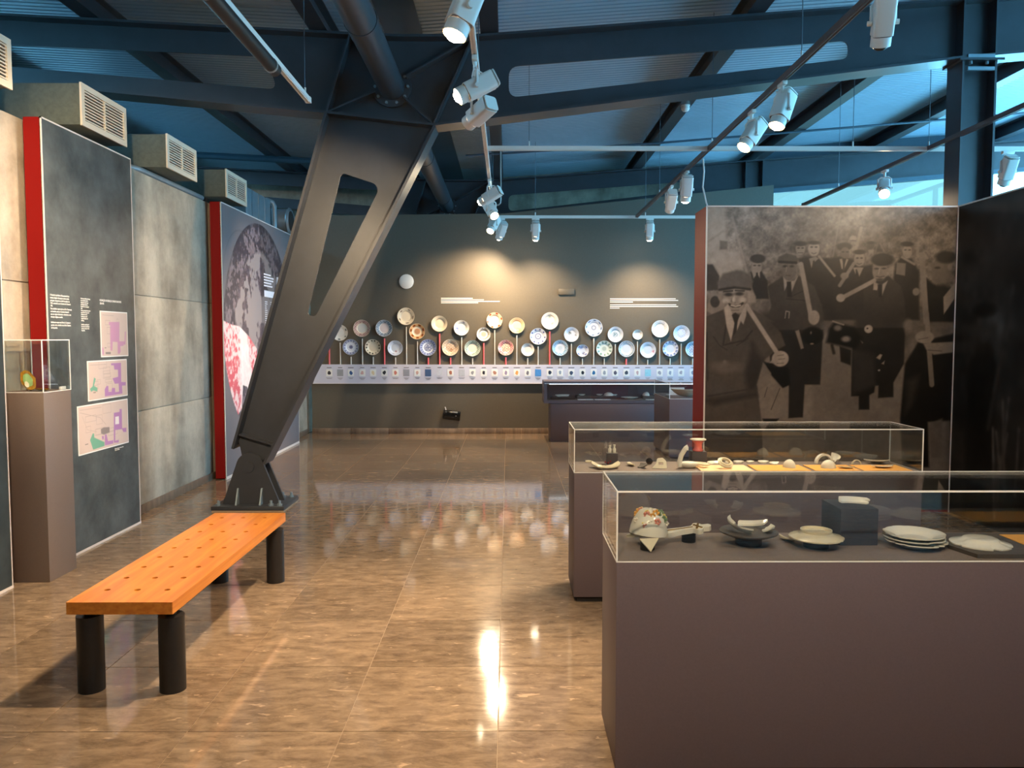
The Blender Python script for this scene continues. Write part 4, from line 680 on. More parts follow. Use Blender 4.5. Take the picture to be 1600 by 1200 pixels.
# ================================================================== LAMP TRACKS
TZ = 3.25
def track(p0, p1, label, wires=(), m='white_metal', name='lamp_track'):
    p0, p1 = Vector(p0), Vector(p1); t = thing(name, label, 'lamp track', ((p0 + p1) / 2)[:2] + (TZ,), 'ceiling lamp tracks')
    d = (p1 - p0).normalized(); L = (p1 - p0).length; n = Vector((-d.y, d.x, 0))
    bm = bm_new(); b_plate(bm, [(-.018, 0), (.018, 0), (.018, .034), (-.018, .034)], [], ((p0 + p1) / 2)[:2] + (TZ,), n, (0, 0, 1), L); obj('rail', bm, m, t, flat=True)
    for s in (-1, 1):
        bm = bm_new(); b_plate(bm, [(s * .010 - .004, -.006), (s * .010 + .004, -.006), (s * .010 + .004, 0), (s * .010 - .004, 0)], [], ((p0 + p1) / 2)[:2] + (TZ,), n, (0, 0, 1), L); obj('lip', bm, m, t, flat=True)
    for w in wires:
        q = p0 + d * w; zt = ztop(q.x) + (.02 if abs(q.x + .16) < .09 else PUR + .01)
        cyl('wire', 'wire', (q.x, q.y, TZ + .07), (q.x, q.y, zt), 0.0028, t, seg=6); cyl('wire_grip', 'white_metal', (q.x, q.y, TZ + .03), (q.x, q.y, TZ + .08), 0.007, t, seg=10)
    for e in (p0, p1): box('end_cap', m, (e.x - .02, e.x + .02, e.y - .02, e.y + .02, TZ - .004, TZ + .037), t)
    return t
track((-0.205, -1.0), (-0.205, 11.55), 'white lamp track running away over the middle aisle', (3.2, 6.6, 9.4, 11.8))
track((-0.205, 11.57), (2.9, 11.57), 'far white lamp track facing the wall of plates', (0.6, 2.2))
track((-0.205, 7.41), (9.0, 7.41), 'white lamp track crossing the room beyond the near beam', (0.4, 3.4, 6.3))
track((1.86, -1.0), (1.86, 11.5), 'lamp track running away above the glass cases', (3.4, 6.1, 8.3, 10.8), 'track_backlit')
track((3.895, -1.0), (3.895, 10.5), 'lamp track running away above the mural corner', (6.0, 8.4, 10.4), 'track_backlit')
t0 = track((-1.474, -1.0), (-1.474, 5.93), 'short lamp track ending above the wooden bench', (5.2, 6.85))
tag(tube('linear_lamp', 'black', [(-1.46, 3.0, 3.19), (-1.46, 5.05, 3.19)], 0.042, seg=16), 'long black tubular lamp slung under the short lamp track', 'lamp')
for y in (3.9, 4.95): tube('hanger_ring', 'grey_metal', [(-1.46, y, 3.19), (-1.46, y + .02, 3.19)], 0.046, t0, seg=16)

def spotlight(x, y, aim, lit, label, energy=0.0, axis='y', size=1.0, cone=60, blend=0.6, tail=False):
    """track spotlight: adapter, stem, yoke, body, collar, lens and its lamp"""
    t = thing('spotlight', label, 'spotlight', (x, y, TZ - 0.02), 'track spotlights')
    a = Vector(aim).normalized(); s = a.cross(Vector((0, 0, 1))); s = s.normalized() if s.length > .01 else Vector((1, 0, 0)); up = s.cross(a).normalized(); k = size
    k *= 1.28; hw = 0.043 * k; c = Vector((x, y, TZ - 0.15 * k))
    dx, dy = (0.055, 0.017) if axis == 'x' else (0.017, 0.055)
    ad = box('adapter', 'white_metal', (x - dx, x + dx, y - dy, y + dy, TZ - 0.032, TZ - 0.006), t, bev=.003)
    cyl('stem', 'white_metal', (x, y, TZ - .03), (x, y, TZ - .062 * k), 0.012, t, seg=12)
    top = Vector((x, y, TZ - .06 * k))
    bm = bm_new(); pts = [c + s * (hw + .006), c + s * (hw + .006) + (top - c) * .82, top + s * hw * .6, top, top - s * hw * .6, c - s * (hw + .006) + (top - c) * .82, c - s * (hw + .006)]
    b_tube(bm, pts, 0.007 * k, 8); obj('yoke', bm, 'white_metal', t)
    sq = fillet([(-hw, -hw), (hw, -hw), (hw, hw), (-hw, hw)], 0.018 * k, 4)
    bm = bm_new(); b_plate(bm, sq, [], c - a * .025 * k, s, up, .15 * k); body = obj('body', bm, 'white_metal', t, sharp=40)
    for q in (-.075, -.09):
        bm = bm_new(); b_plate(bm, fillet([(-hw * .93, -hw * .93), (hw * .93, -hw * .93), (hw * .93, hw * .93), (-hw * .93, hw * .93)], 0.016 * k, 4), [], c + a * (q * k - .022 * k), s, up, .006 * k); obj('rear_fin', bm, 'white_metal', body, sharp=40)
    f0 = c + a * 0.05 * k
    bm = bm_new(); b_plate(bm, fillet([(-hw * .9, -hw * .9), (hw * .9, -hw * .9), (hw * .9, hw * .9), (-hw * .9, hw * .9)], .016 * k, 4), [], f0 + a * .002, s, up, .004); obj('groove', bm, 'ink', body, sharp=40)
    bm = bm_new(); b_lathe(bm, [(hw * .62, .012 * k), (hw * .98, .004 * k), (hw * .98, .045 * k), (hw * .86, .045 * k), (hw * .8, .02 * k)], f0, a, 24); obj('collar', bm, 'white_metal', t)
    bm = bm_new(); b_lathe(bm, [(0.0, .062 * k), (hw * .45, .060 * k), (hw * .72, .050 * k), (hw * .80, .040 * k)], f0, a, 24); ln_ = obj('lens', bm, 'lamp_on' if lit else 'lamp_off', t)
    if lit: bm = bm_new(); b_lathe(bm, [(hw * .80, .040 * k), (hw * .95, .0455 * k)], f0, a, 24); obj('halo_ring', bm, 'lamp_halo', ln_)  # glowing ring stands in for the lamp's halo
    for sg in (-1, 1): p = c + s * sg * (hw + .004); cyl('knob', 'white_metal', p, p + s * sg * .02, .011 * k, t, seg=12)
    if tail:
        b0 = c - a * .09 * k; bm = bm_new(); b_tube(bm, [top + s * .02, top + s * .06 - a * .03, top + s * .07 - a * .07 - Vector((0, 0, .03)), b0 + s * .04 + up * .03, b0], .005, 6); obj('cable_loop', bm, 'cable', t)
    if lit and energy:
        ld = bpy.data.lights.new('lamp', 'SPOT'); ld.energy = energy; ld.color = WARM; ld.spot_size = R(cone); ld.spot_blend = blend; ld.shadow_soft_size = 0.05
        lo = bpy.data.objects.new('lamp', ld); COL.objects.link(lo); lo.parent = t; lo.location = f0 + a * (.09 * k) - ORG[t]
        lo.rotation_euler = (-a).to_track_quat('Z', 'Y').to_euler()
    return t
def at(x, y, tx, ty, tz): return (tx - x, ty - y, tz - 3.1)
TA, TB, TC = -0.205, 1.86, 3.895
ENERGY = 1.3
def S(x, y, tgt, lit, label, e, **k): return spotlight(x, y, at(x, y, *tgt), lit, label, e * ENERGY, **k)
S(TA, 3.78, (-1.35, 3.2, 0.0), True, 'large lit spotlight at the top edge of the view', 170, size=1.08, cone=85, tail=True)
S(TA, 4.98, (-3.0, 4.3, 1.5), True, 'lit white spotlight in front of the leaning column head', 140, cone=75, tail=True)
S(TA, 5.55, (-3.0, 8.6, 1.6), True, 'white spotlight just below the lit one, turned away to the dish print', 90, cone=62, tail=True)
S(TA, 8.75, (-3.1, 9.8, 1.5), True, 'white spotlight on the aisle track seen side on near the far beam', 90, cone=62, tail=True)
S(TA, 9.70, (1.1, 7.0, 0.6), True, 'glowing white spotlight at the end of the aisle track', 80, cone=80)
S(TA, 10.95, (-1.6, 8.6, 0.0), True, 'lowest glowing spotlight of the cluster near the far corner of tracks', 150, cone=95)
S(-0.10, 11.57, (-0.55, 12.4, 1.9), True, 'white spotlight beside the cluster, lighting the left plates', 120, cone=110, axis='x', blend=1.0)
S(0.40, 11.57, (0.40, 12.25, 1.35), True, 'left of two small spotlights facing the olive wall', 85, cone=120, axis='x', blend=1.0)
S(2.06, 11.57, (2.15, 12.2, 1.2), True, 'right of two small spotlights facing the olive wall', 85, cone=120, axis='x', blend=1.0)
S(TB, 4.0, (2.2, 5.4, 0.6), False, 'unlit beige spotlight hanging at the top right', 0, size=.9)
S(TB, 5.45, (0.75, 4.75, 0.2), True, 'brightest lit spotlight on the case track, nearer of the pair', 130, cone=80, tail=True)
S(TB, 6.12, (-0.3, 5.1, 0.0), True, 'lit spotlight on the case track, farther of the pair', 120, cone=80, tail=True)
S(TB, 8.32, (1.86, 9.6, 0.0), True, 'small lit spotlight pointing straight down before the olive wall', 60, cone=80)
S(TB, 9.10, (1.9, 11.6, 0.7), False, 'small unlit spotlight pointing down before the olive wall', 0)
S(TC, 8.25, (2.6, 5.4, 0.8), True, 'lit spotlight glowing just above the mural wall', 70, cone=80)
S(4.64, 7.41, (4.7, 8.6, 1.0), False, 'spotlight at the right picture edge beyond the column', 0, axis='x')
# fill lamps added on the same tracks, unseen behind or above the camera
S(TA, 2.2, (-2.9, 4.6, 1.0), True, 'added fill spotlight, unseen above the camera on the aisle track', 40, cone=80)
S(TA, 0.6, (0.9, 2.4, 0.2), True, 'rearmost added fill spotlight, unseen on the aisle track behind the camera', 95, cone=110, blend=1.0)
S(TB, 2.6, (1.2, 4.9, 0.8), True, 'added fill spotlight, unseen above the camera, aimed at the farther glass case', 60, cone=70)
S(TB, 1.2, (1.2, 2.85, 0.8), True, 'added fill spotlight, unseen above the camera, aimed at the nearer glass case', 55, cone=70)
S(-1.474, 1.6, (-3.0, 5.7, 1.6), True, 'added fill spotlight, unseen above the camera, aimed at the floor plan panel', 75, cone=60)
S(-1.474, 2.6, (-3.1, 7.4, 1.5), True, 'added fill spotlight, unseen above the camera, aimed at the bare concrete', 190, cone=60)
S(TC, 4.6, (2.9, 6.77, 1.5), True, 'added fill spotlight, unseen over the mural corner, aimed at the marching men', 62, cone=80)
tag(tube('hanging_cable', 'cable', [(1.86, 7.62, 3.22), (1.87, 7.62, 3.1), (1.855, 7.6, 2.95), (1.875, 7.55, 2.8), (1.92, 7.45, 2.6), (1.95, 7.3, 2.45)], 0.008), 'white cable hanging from the case track behind the mural wall', 'cable')
t = thing('smoke_detector', 'small white detector hung on a purlin under the right roof', 'detector', (2.12, 9.6, 4.28)); zz = ztop(2.12) + .02
bm = bm_new(); b_lathe(bm, [(0, -.075), (.03, -.07), (.05, -.045), (.05, -.02), (.038, 0)], (2.12, 9.6, zz), (0, 0, 1), 20); obj('housing', bm, 'white_metal', t); cyl('bracket', 'white_metal', (2.12, 9.6, zz - .01), (2.12, 9.6, zz + .002), .055, t)

# ================================================================== MURAL WALLS ON THE RIGHT
MX0, MX1, MY, MZ = 1.688, 3.833, 6.775, 2.638
mw = thing('mural_wall', 'partition printed with a sepia photograph of men carrying tools', 'partition', ((MX0 + MX1) / 2, 6.98, 0))
bm = bm_new(); b_box(bm, MX0, MX1, MY + .004, 7.18, 0, MZ - .004); obj('core', bm, 'red', mw, flat=True)
for d in ((MX0 - .002, MX0 + .010, MY - .004, MY + .006, 0, MZ), (MX0, MX1, MY - .004, MY + .02, MZ - .012, MZ)): box('edge_trim', 'trim', d, mw)
cv = Canvas(MX0 + .01, MX1 - .004, 0.02, MZ - .012, 0.0052, (0, 0, 0))
a1, a2, a3 = fnoise(cv.nv, cv.nu, 46, 11, 3, .8), fnoise(cv.nv, cv.nu, 18, 15, 4, .7), fnoise(cv.nv, cv.nu, 6, 19, 4)
uu = (cv.U - MX0) / (MX1 - MX0); vv = cv.V / MZ
tree = 0.37 - 0.14 * uu + 0.10 * (a1 - .5) + 0.10 * (a2 - .5) + .10 * (a3 - .5)
road = .29 - .07 * uu + .05 * (a2 - .5); mixv = sstep(vv + .06 * (a3 - .5), .62, .76)
base = road * (1 - mixv) + tree * mixv
cv.c = np.repeat(base[..., None], 3, 2)
for it in MURAL:
    if it[0] == 'p': cv.poly(it[3], (it[1],) * 3, max(it[2] * 1.5, .011))
    elif it[0] == 'e': cv.ell(*it[3][:4], (it[1],) * 3, min(max(it[2] * 1.5, .011), .9 * min(it[3][2:4])))
    else: cv.line(it[4], it[3], (it[1],) * 3, min(max(it[2] * 1.5, .011), .9 * it[3]))
tone = cv.c[..., 0] * (1 + .10 * (a1 - .5) + .14 * (a2 - .5)) + .015 * (a3 - .5)
SEPIA = np.array((1.0, 0.82, 0.70))
def sepia(t): return np.clip(t, 0.02, 1)[..., None] ** 2.0 * SEPIA * 1.36
cv.c = sepia(tone)
cv.build('mural_print', 'mural', lambda U, V: (U, np.full(U.shape, MY + .001), V), mw)
# second mural wall, coming towards the camera; unseen end lengthened to block daylight
mv = thing('mural_wall', 'dark partition with a dim printed harvest scene at the right edge', 'partition', (3.86, 2.6, 0))
box('core', 'slate_dark', (MX1 + .004, 3.885, -1.6, MY - .0045, 0, MZ - .004), mv)
box('edge_trim', 'trim', (MX1 - .004, MX1 + .02, -1.6, MY - .005, MZ - .012, MZ), mv); box('edge_trim', 'trim', (MX1 - .005, MX1 + .004, MY - .013, MY - .0045, 0, MZ - .012), mv)
cv = Canvas(-1.58, MY - .014, 0.02, MZ - .012, 0.014, (0, 0, 0))
b1, b2, b3 = vnoise(cv.nv, cv.nu, 120, 21), vnoise(cv.nv, cv.nu, 40, 22), vnoise(cv.nv, cv.nu, 14, 23)
base = .13 + .10 * (b2 - .5) + .10 * (b3 - .5)
cv.c = np.repeat(base[..., None], 3, 2)
for cy_, w in ((6.35, .22), (5.4, .3), (4.2, .3)):
    cv.poly([(cy_ - w, .02), (cy_ + w, .02), (cy_ + w * .8, 1.3), (cy_ + w * .35, 1.5), (cy_ - w * .35, 1.5), (cy_ - w * .8, 1.3)], (.07,) * 3, .08); cv.ell(cy_, 1.62, .10, .13, (.18,) * 3, .05); cv.ell(cy_, 1.74, .14, .06, (.06,) * 3, .04)
    cv.line([(cy_ - .1, .8), (cy_ - .35, 1.9)], .05, (.16,) * 3, .03)
for q in range(26):
    rs = random.Random(q); y0 = rs.uniform(4.2, 6.2); cv.line([(y0, .1 + rs.random() * .3), (y0 + rs.uniform(-.12, .12), .75 + rs.random() * .3)], .03, (.22 + rs.random() * .08,) * 3, .03)
cv.c = sepia(cv.c[..., 0] * (1 + .4 * (b1 - .5)))
cv.build('mural_print', 'mural', lambda U, V: (np.full(U.shape, MX1 + .001), U, V), mv)

# ================================================================== BACK WALL: PLATES AND RAIL
BY = 12.40
rail = thing('information_rail', 'long pale rail of captions and tiny pictures under the wall plates', 'sign', (0.0, BY - .03, 0.80))
bm = bm_new(); b_plate(bm, [(-3.06, .80), (3.4, .80), (3.4, 1.083), (-2.95, 1.095)], [], (0, BY - .02, 0), (1, 0, 0), (0, 0, 1), .04); obj('board', bm, 'rail', rail, flat=True)
box('lower_lip', 'trim', (-3.062, 3.4, BY - .052, BY - .002, .793, .801), rail)
reds = {0, 5, 9, 10, 11, 14, 16, 20, 27}
PICS = [(40, 34, 40), (150, 152, 158), (60, 96, 150), (214, 168, 160), (226, 206, 168), (40, 40, 44), (198, 120, 110), (146, 148, 158), (220, 176, 160), (70, 96, 136), (206, 206, 216), (176, 110, 90), (184, 186, 196), (150, 150, 156), (44, 44, 52), (178, 124, 104), (150, 132, 160), (226, 160, 84), (120, 116, 124), (74, 140, 206), (30, 48, 74), (150, 166, 184), (62, 80, 108), (24, 30, 42), (40, 108, 160), (150, 156, 166), (86, 86, 104), (60, 70, 86), (196, 170, 174), (150, 206, 222), (160, 160, 170), (150, 160, 180), (170, 160, 170), (140, 150, 170)]
RF = BY - .041
for i, (px, pz, pr) in enumerate(PLATES):
    zb = pz - pr - .03
    m_ = 'rod_red' if i in reds else 'rod_white'; w = .0125 if i in reds else .0095
    if zb > 1.10: cyl('stem', m_, (px, BY - .016, 1.09), (px, BY - .016, zb), w, rail, seg=10)
    cm = mat('caption_picture', rgb(*PICS[i]), .6, nscale=60, namt=.12)
    full = i in (1, 7, 9, 10, 12, 19, 29)
    c = box('picture_card', 'white_text' if not full else cm, (px - .048, px + .048, RF - .002, RF, .912, 1.018), rail)
    if not full:
        rs = random.Random(i); bm = bm_new(); n = 9
        pts = [(px + .026 * math.cos(2 * math.pi * k / n) * rs.uniform(.6, 1.2), .965 + .036 * math.sin(2 * math.pi * k / n) * rs.uniform(.7, 1.1)) for k in range(n)]
        b_plate(bm, pts, [], (0, RF - .0025, 0), (1, 0, 0), (0, 0, 1), .001); obj('picture', bm, cm, c, flat=True)
    hw = .03 + .02 * random.random()
    bm = bm_new(); b_box(bm, px - hw, px + hw, RF - .001, RF, 1.040, 1.052); obj('caption_title', bm, 'ink', rail, flat=True)
    bm = bm_new()
    for k in range(2 + i % 2): h2 = .05 - .012 * k - .006 * (i % 3); b_box(bm, px - h2, px + h2, RF - .001, RF, .884 - k * .014, .889 - k * .014)
    obj('caption_text', bm, 'ink', rail, flat=True)
# white vinyl paragraphs
def vinyl(label, lines, x, z, dz, h):
    t = thing('wall_text', label, 'text', (x, BY, z)); 
    for k, (a, ln) in enumerate(lines):
        if ln: box('text_line', 'white_text', (x, x + ln, BY - .0015, BY - .0002, z - a - h, z - a), t)
vinyl('short white paragraph on the olive wall above the left plates', ((0, .495), (.024, .67), (.048, .92), (.072, .58)), -1.05, 2.135, 0, .010)
vinyl('white two-paragraph text on the olive wall above the right plates', ((0, 1.03), (.026, 1.07), (.052, .36), (.095, 1.04), (.121, 1.07), (.147, .15)), 1.595, 2.128, 0, .010)
bx_ = box('junction_box', 'olive', (.782, 1.033, BY - .035, BY, 2.185, 2.275), bev=.006); tag(bx_, 'small painted junction box high on the olive wall', 'box')
# black outlet box low on the wall
t = thing('outlet_box', 'tilted black outlet box with a cable low on the olive wall', 'outlet', (-.89, BY, .2))
mrot = Matrix.Translation((-.89, BY - .03, .295)) @ Matrix.Rotation(R(7), 4, 'Y')
tb = bmesh.new(); b_box(tb, -.135, .135, -.03, .03, -.07, .07, bev=.006); bm = bm_new(); b_join(bm, tb, mrot); obj('housing', bm, 'black_gloss', t)
tb = bmesh.new(); b_box(tb, .0, .09, -.036, -.03, .045, .066, bev=.002); bm = bm_new(); b_join(bm, tb, mrot); obj('clip', bm, 'grey_metal', t)
for q in ((-.09, .045), (.07, .0)):
    tb = bmesh.new(); b_cyl(tb, (q[0], -.029, q[1]), (q[0], -.035, q[1]), .007, seg=10); bm = bm_new(); b_join(bm, tb, mrot); obj('screw', bm, 'grey_metal', t)
tube('cable_stub', 'cable', [(-.98, BY - .02, .36), (-.985, BY - .02, .40), (-.995, BY - .015, .425)], .008, t)

# ------------------------------------------------------------------ decorated plates
def hashn(x, s): return (np.sin(x * 12.9898 + s * 78.233) * 43758.5453) % 1.0
def plate_obj(i, px, pz, pr, base, layers, label):
    t_prof = [(0.0, .012), (.12, .012), (.22, .012), (.32, .012), (.42, .012), (.50, .012), (.56, .013), (.60, .016), (.65, .021), (.70, .025), (.76, .028), (.82, .031), (.88, .034), (.94, .037), (1.0, .040), (1.0, .036), (.6, .008), (.5, .001), (0, .001)]
    seg = 56; n = len(t_prof)
    bm = bm_new(); b_lathe(bm, [(r * pr, h) for r, h in t_prof], (px, BY - .001, pz), (0, -1, 0), seg)
    rr = np.array([p[0] for p in t_prof])[None, :].repeat(seg, 0); th = (np.arange(seg) * 2 * math.pi / seg)[:, None].repeat(n, 1)
    c = np.zeros((seg, n, 3)) + np.array(rgb(*base)[:3]); s = i * 3.7
    X, Y = rr * np.cos(th), rr * np.sin(th)
    nz = (np.sin(X * 17 + s) * np.cos(Y * 19 + s * 1.7) + np.sin(X * 31 - Y * 23 + s * 2.1)) * .25 + .5
    for kind, col, *a in layers:
        col = np.array(rgb(*col)[:3])
        if kind == 'rim': w = ((rr > a[0]) & (rr < a[1])) * a[2] * np.ones_like(rr)
        elif kind == 'mottle': w = ((rr > a[0]) & (rr < a[1])) * np.clip((nz - a[2]) * 5, 0, 1)
        elif kind == 'dots': w = ((rr > a[1]) & (rr < a[2])) * (np.cos(th * a[0] + s) > a[3])
        elif kind == 'disc': w = (rr < a[0]) * a[1] * np.ones_like(rr)
        elif kind == 'ring': w = (np.abs(rr - a[0]) < a[1]) * np.ones_like(rr)
        elif kind == 'sprig': w = np.clip(1.2 - np.hypot(X - a[0], Y - a[1]) / a[2], 0, 1) * (nz > .35)
        w = w[..., None]; c = c * (1 - w) + col * w
    o = obj('plate', bm, 'glaze', sharp=50); tag(o, label, 'plate', 'decorated plates on the olive wall')
    at_ = o.data.color_attributes.new('Col', 'FLOAT_COLOR', 'POINT'); c4 = np.ones((seg * n, 4)); c4[:, :3] = np.clip(c, 0, 1).reshape(-1, 3); at_.data.foreach_set('color', c4.ravel())
    return o
WH, CR, BW = (228, 224, 218), (228, 212, 186), (214, 220, 232)
PD = [
 (WH, [('dots', (120, 110, 130), 7, .7, .9, .5)], 'white plate hidden behind the leaning column, leftmost on the olive wall'),
 (WH, [('dots', (110, 120, 120), 6, .72, .9, .6)], 'white plate half covered by the edge of the leaning column'),
 (BW, [('rim', (52, 66, 120), .66, 1.0, .75), ('dots', (200, 206, 230), 14, .72, .88, .4), ('disc', (54, 66, 118), .3, .9), ('dots', (220, 224, 236), 8, .12, .35, .5)], 'navy rimmed plate with a blue star centre in the lower row'),
 (CR, [('rim', (190, 150, 146), .62, 1.0, .7), ('mottle', (140, 84, 84), .62, 1.0, .55), ('disc', (206, 202, 196), .55, .8)], 'plate with a dusty pink rim and plain grey centre'),
 (CR, [('dots', (60, 54, 48), 13, .72, .90, .35)], 'cream plate with dark dots all round its rim'),
 (WH, [('rim', (150, 168, 186), .60, 1.0, .75), ('mottle', (60, 76, 96), .6, 1.0, .5), ('disc', (226, 206, 204), .52, .8)], 'plate with a mottled slate blue rim and pinkish centre'),
 (BW, [('sprig', (150, 60, 50), .05, -.42, .16), ('dots', (180, 176, 190), 5, .74, .86, .7)], 'white plate with one small red motif near its lower edge'),
 (CR, [('dots', (130, 110, 96), 5, .72, .88, .55), ('ring', (190, 170, 146), .6, .03)], 'highest cream plate below the plain white disc'),
 (CR, [('rim', (214, 160, 96), .60, 1.0, .8), ('dots', (140, 74, 36), 7, .68, .92, .2), ('disc', (176, 106, 56), .42, .8)], 'orange brown plate with a painted scene in its centre'),
 (BW, [('rim', (70, 84, 150), .66, 1.0, .8), ('disc', (60, 72, 140), .52, .8), ('mottle', (226, 230, 240), .0, .55, .5), ('ring', (236, 238, 244), .6, .05), ('dots', (190, 198, 226), 18, .72, .9, .5)], 'willow pattern plate in strong blue and white'),
 (CR, [('rim', (232, 214, 184), .6, 1.0, .6)], 'plain ivory plate on a tall coral stem'),
 (CR, [('mottle', (190, 140, 116), .0, .9, .5), ('sprig', (186, 130, 90), .1, -.3, .3)], 'cream plate with a faded brown landscape in the lower row'),
 (WH, [('sprig', (70, 86, 170), -.6, -.1, .3), ('sprig', (70, 70, 110), .3, .7, .16)], 'white plate with a blue spray on its left side'),
 (WH, [('rim', (166, 184, 170), .58, 1.0, .8), ('mottle', (96, 120, 110), .58, 1.0, .55), ('disc', (232, 216, 196), .52, .8)], 'plate with a green grey rim and cream centre'),
 (WH, [('ring', (140, 126, 104), .66, .06), ('disc', (170, 160, 140), .36, .8), ('mottle', (110, 98, 80), .6, 1.0, .6)], 'small brown ringed plate on a coral stem'),
 (CR, [('rim', (240, 206, 170), .6, 1.0, .5), ('dots', (176, 66, 34), 6, .78, .98, .5)], 'orange plate with red leaves round its wavy rim'),
 (CR, [('rim', (226, 164, 170), .56, 1.0, .7), ('mottle', (184, 70, 92), .0, 1.0, .5)], 'rose pink transfer printed plate'),
 (CR, [('rim', (226, 170, 120), .58, .95, .6), ('sprig', (196, 110, 40), .25, -.62, .35), ('disc', (224, 190, 160), .5, .5)], 'warm apricot plate high above the rose pink plate'),
 (WH, [('disc', (226, 208, 202), .5, .5)], 'small nearly plain pale plate in the lower row'),
 (BW, [('dots', (70, 80, 150), 9, .74, .9, .55), ('ring', (84, 92, 150), .34, .05), ('disc', (50, 56, 110), .12, 1)], 'white plate with blue rings round a dark centre spot'),
 (WH, [('sprig', (130, 140, 130), .0, .5, .28), ('sprig', (110, 130, 120), .35, -.35, .18)], 'large white plate highest of all, on a tall coral stem'),
 (BW, [('rim', (150, 190, 216), .62, 1.0, .7), ('mottle', (40, 110, 160), .62, 1.0, .6), ('disc', (180, 196, 206), .3, .6)], 'plate with a pale turquoise rim in the lower row'),
 (BW, [('sprig', (50, 66, 60), -.2, .2, .26), ('sprig', (120, 120, 130), .6, -.1, .16)], 'white plate with a dark leafy sprig left of its centre'),
 (BW, [('sprig', (80, 120, 190), -.2, .5, .3), ('sprig', (60, 60, 120), .2, -.5, .3), ('dots', (100, 110, 170), 4, .7, .9, .6)], 'small plate with scattered blue flowers in the lower row'),
 (BW, [('dots', (40, 60, 110), 8, .78, .92, .35), ('rim', (120, 170, 220), .84, .9, .5), ('ring', (130, 136, 160), .2, .05)], 'large white plate with navy marks spaced along its rim'),
 ((214, 222, 214), [('dots', (120, 150, 136), 11, .62, .9, .2), ('disc', (160, 176, 168), .28, .8)], 'pale green plate with petals round its rim'),
 (BW, [('sprig', (60, 116, 126), .0, .0, .4), ('ring', (170, 200, 214), .6, .04)], 'white plate with a teal wreath in its centre'),
 (BW, [('rim', (200, 206, 210), .62, .9, .7), ('ring', (120, 140, 150), .86, .04), ('mottle', (110, 130, 140), .7, .95, .62)], 'plate with a grey banded rim on a short pink stem'),
 (WH, [('disc', (206, 206, 214), .45, .6)], 'tiniest plain white plate of the upper row'),
 (BW, [('sprig', (190, 120, 160), .7, -.2, .2), ('disc', (206, 220, 240), .5, .6)], 'pale plate with faint pink and blue flowers in the lower row'),
 (WH, [('mottle', (196, 190, 200), .2, .9, .58)], 'large faded white plate high near the mural wall'),
 (BW, [('rim', (60, 84, 150), .70, .95, .7), ('dots', (226, 230, 240), 12, .7, .95, .5)], 'white plate with a deep cobalt rim in the lower row'),
 (BW, [('mottle', (180, 184, 210), .3, .9, .55)], 'pale lilac plate nearest the red mural edge in the upper row'),
 (BW, [('mottle', (96, 110, 150), .0, .9, .5)], 'blue grey plate partly hidden by the red mural edge'),
]
for i, ((px, pz, pr), (base, layers, lab)) in enumerate(zip(PLATES, PD)): plate_obj(i, px, pz, pr, base, layers, lab)
bm = bm_new(); b_lathe(bm, [(0, .026), (.10, .026), (.112, .02), (.114, .0)], (-1.589, BY, 2.389), (0, -1, 0), 40); tag(obj('wall_disc', bm, 'white_metal', sharp=30), 'plain white round disc alone above the plates', 'disc')

# ================================================================== GLASS CASES
def glass_hood(t, x0, x1, y0, y1, z0, z1, g=.006, e=.005, back=True):
    dims = [(x0, x1, y0, y0 + g, z0, z1 - g), (x0, x0 + g, y0 + g, y1 - g, z0, z1 - g), (x1 - g, x1, y0 + g, y1 - g, z0, z1 - g), (x0, x1, y0, y1, z1 - g, z1)]
    if back: dims.append((x0, x1, y1 - g, y1, z0, z1 - g))
    for d in dims: box('glass_pane', 'glass', d, t, flat=True)
    o = .0006
    for yy in (y0 - o, y1 - e + o): box('glass_edge', 'edge', (x0 - o, x1 + o, yy, yy + e, z1 - e, z1 + o), t)
    for xx in (x0 - o, x1 - e + o):
        box('glass_edge', 'edge', (xx, xx + e, y0 + e, y1 - e, z1 - e, z1 + o), t)
        for yy in (y0 - o, y1 - e + o): box('glass_edge', 'edge', (xx, xx + e, yy, yy + e, z0, z1 - e), t)
    box('glass_edge', 'edge', (x0, x1, y0 - o, y0 + .003, z0 - .001, z0 + .003), t)
    for xx in (x0 - o, x1 - .003 + o): box('glass_edge', 'edge', (xx, xx + .003, y0, y1, z0 - .001, z0 + .003), t)
def glass_case(label, x0, x1, y0, y1, zb, zt, m='case', group='long glass display cases', plinth=True):
    t = thing('display_case', label, 'display case', ((x0 + x1) / 2, (y0 + y1) / 2, 0), group)
    b = .0
    if plinth: box('plinth', 'case_dark', (x0 + .02, x1 - .02, y0 + .02, y1 - .02, 0, .032), t); b = .032
    bm = bm_new(); b_box(bm, x0 + .001, x1 - .001, y0 + .001, y1 - .001, b, zb - .004, bev=.002); obj('body', bm, m, t)
    box('display_floor', 'deckboard', (x0 + .008, x1 - .008, y0 + .008, y1 - .008, zb - .004, zb), t)
    glass_hood(t, x0, x1, y0, y1, zb - .004, zt)
    return t
ZC = 0.76
glass_case('nearest long display case with a glass hood, cut by the right edge', .368, 2.37, 2.64, 3.035, ZC, 1.0)
glass_case('farther long display case with a glass hood before the mural', .374, 2.36, 4.44, 4.83, ZC - .005, 1.0)
glass_case('far glass topped display case beside the red mural edge', 2.0, 2.75, 9.74, 10.76, .76, .95, group='single display cases')
# slim pedestal on the left
glass_case('slim pedestal with a glass cube beside the slate panels', -3.095, -2.845, 4.83, 5.135, 1.185, 1.505, 'pedestal', 'single display cases', False)
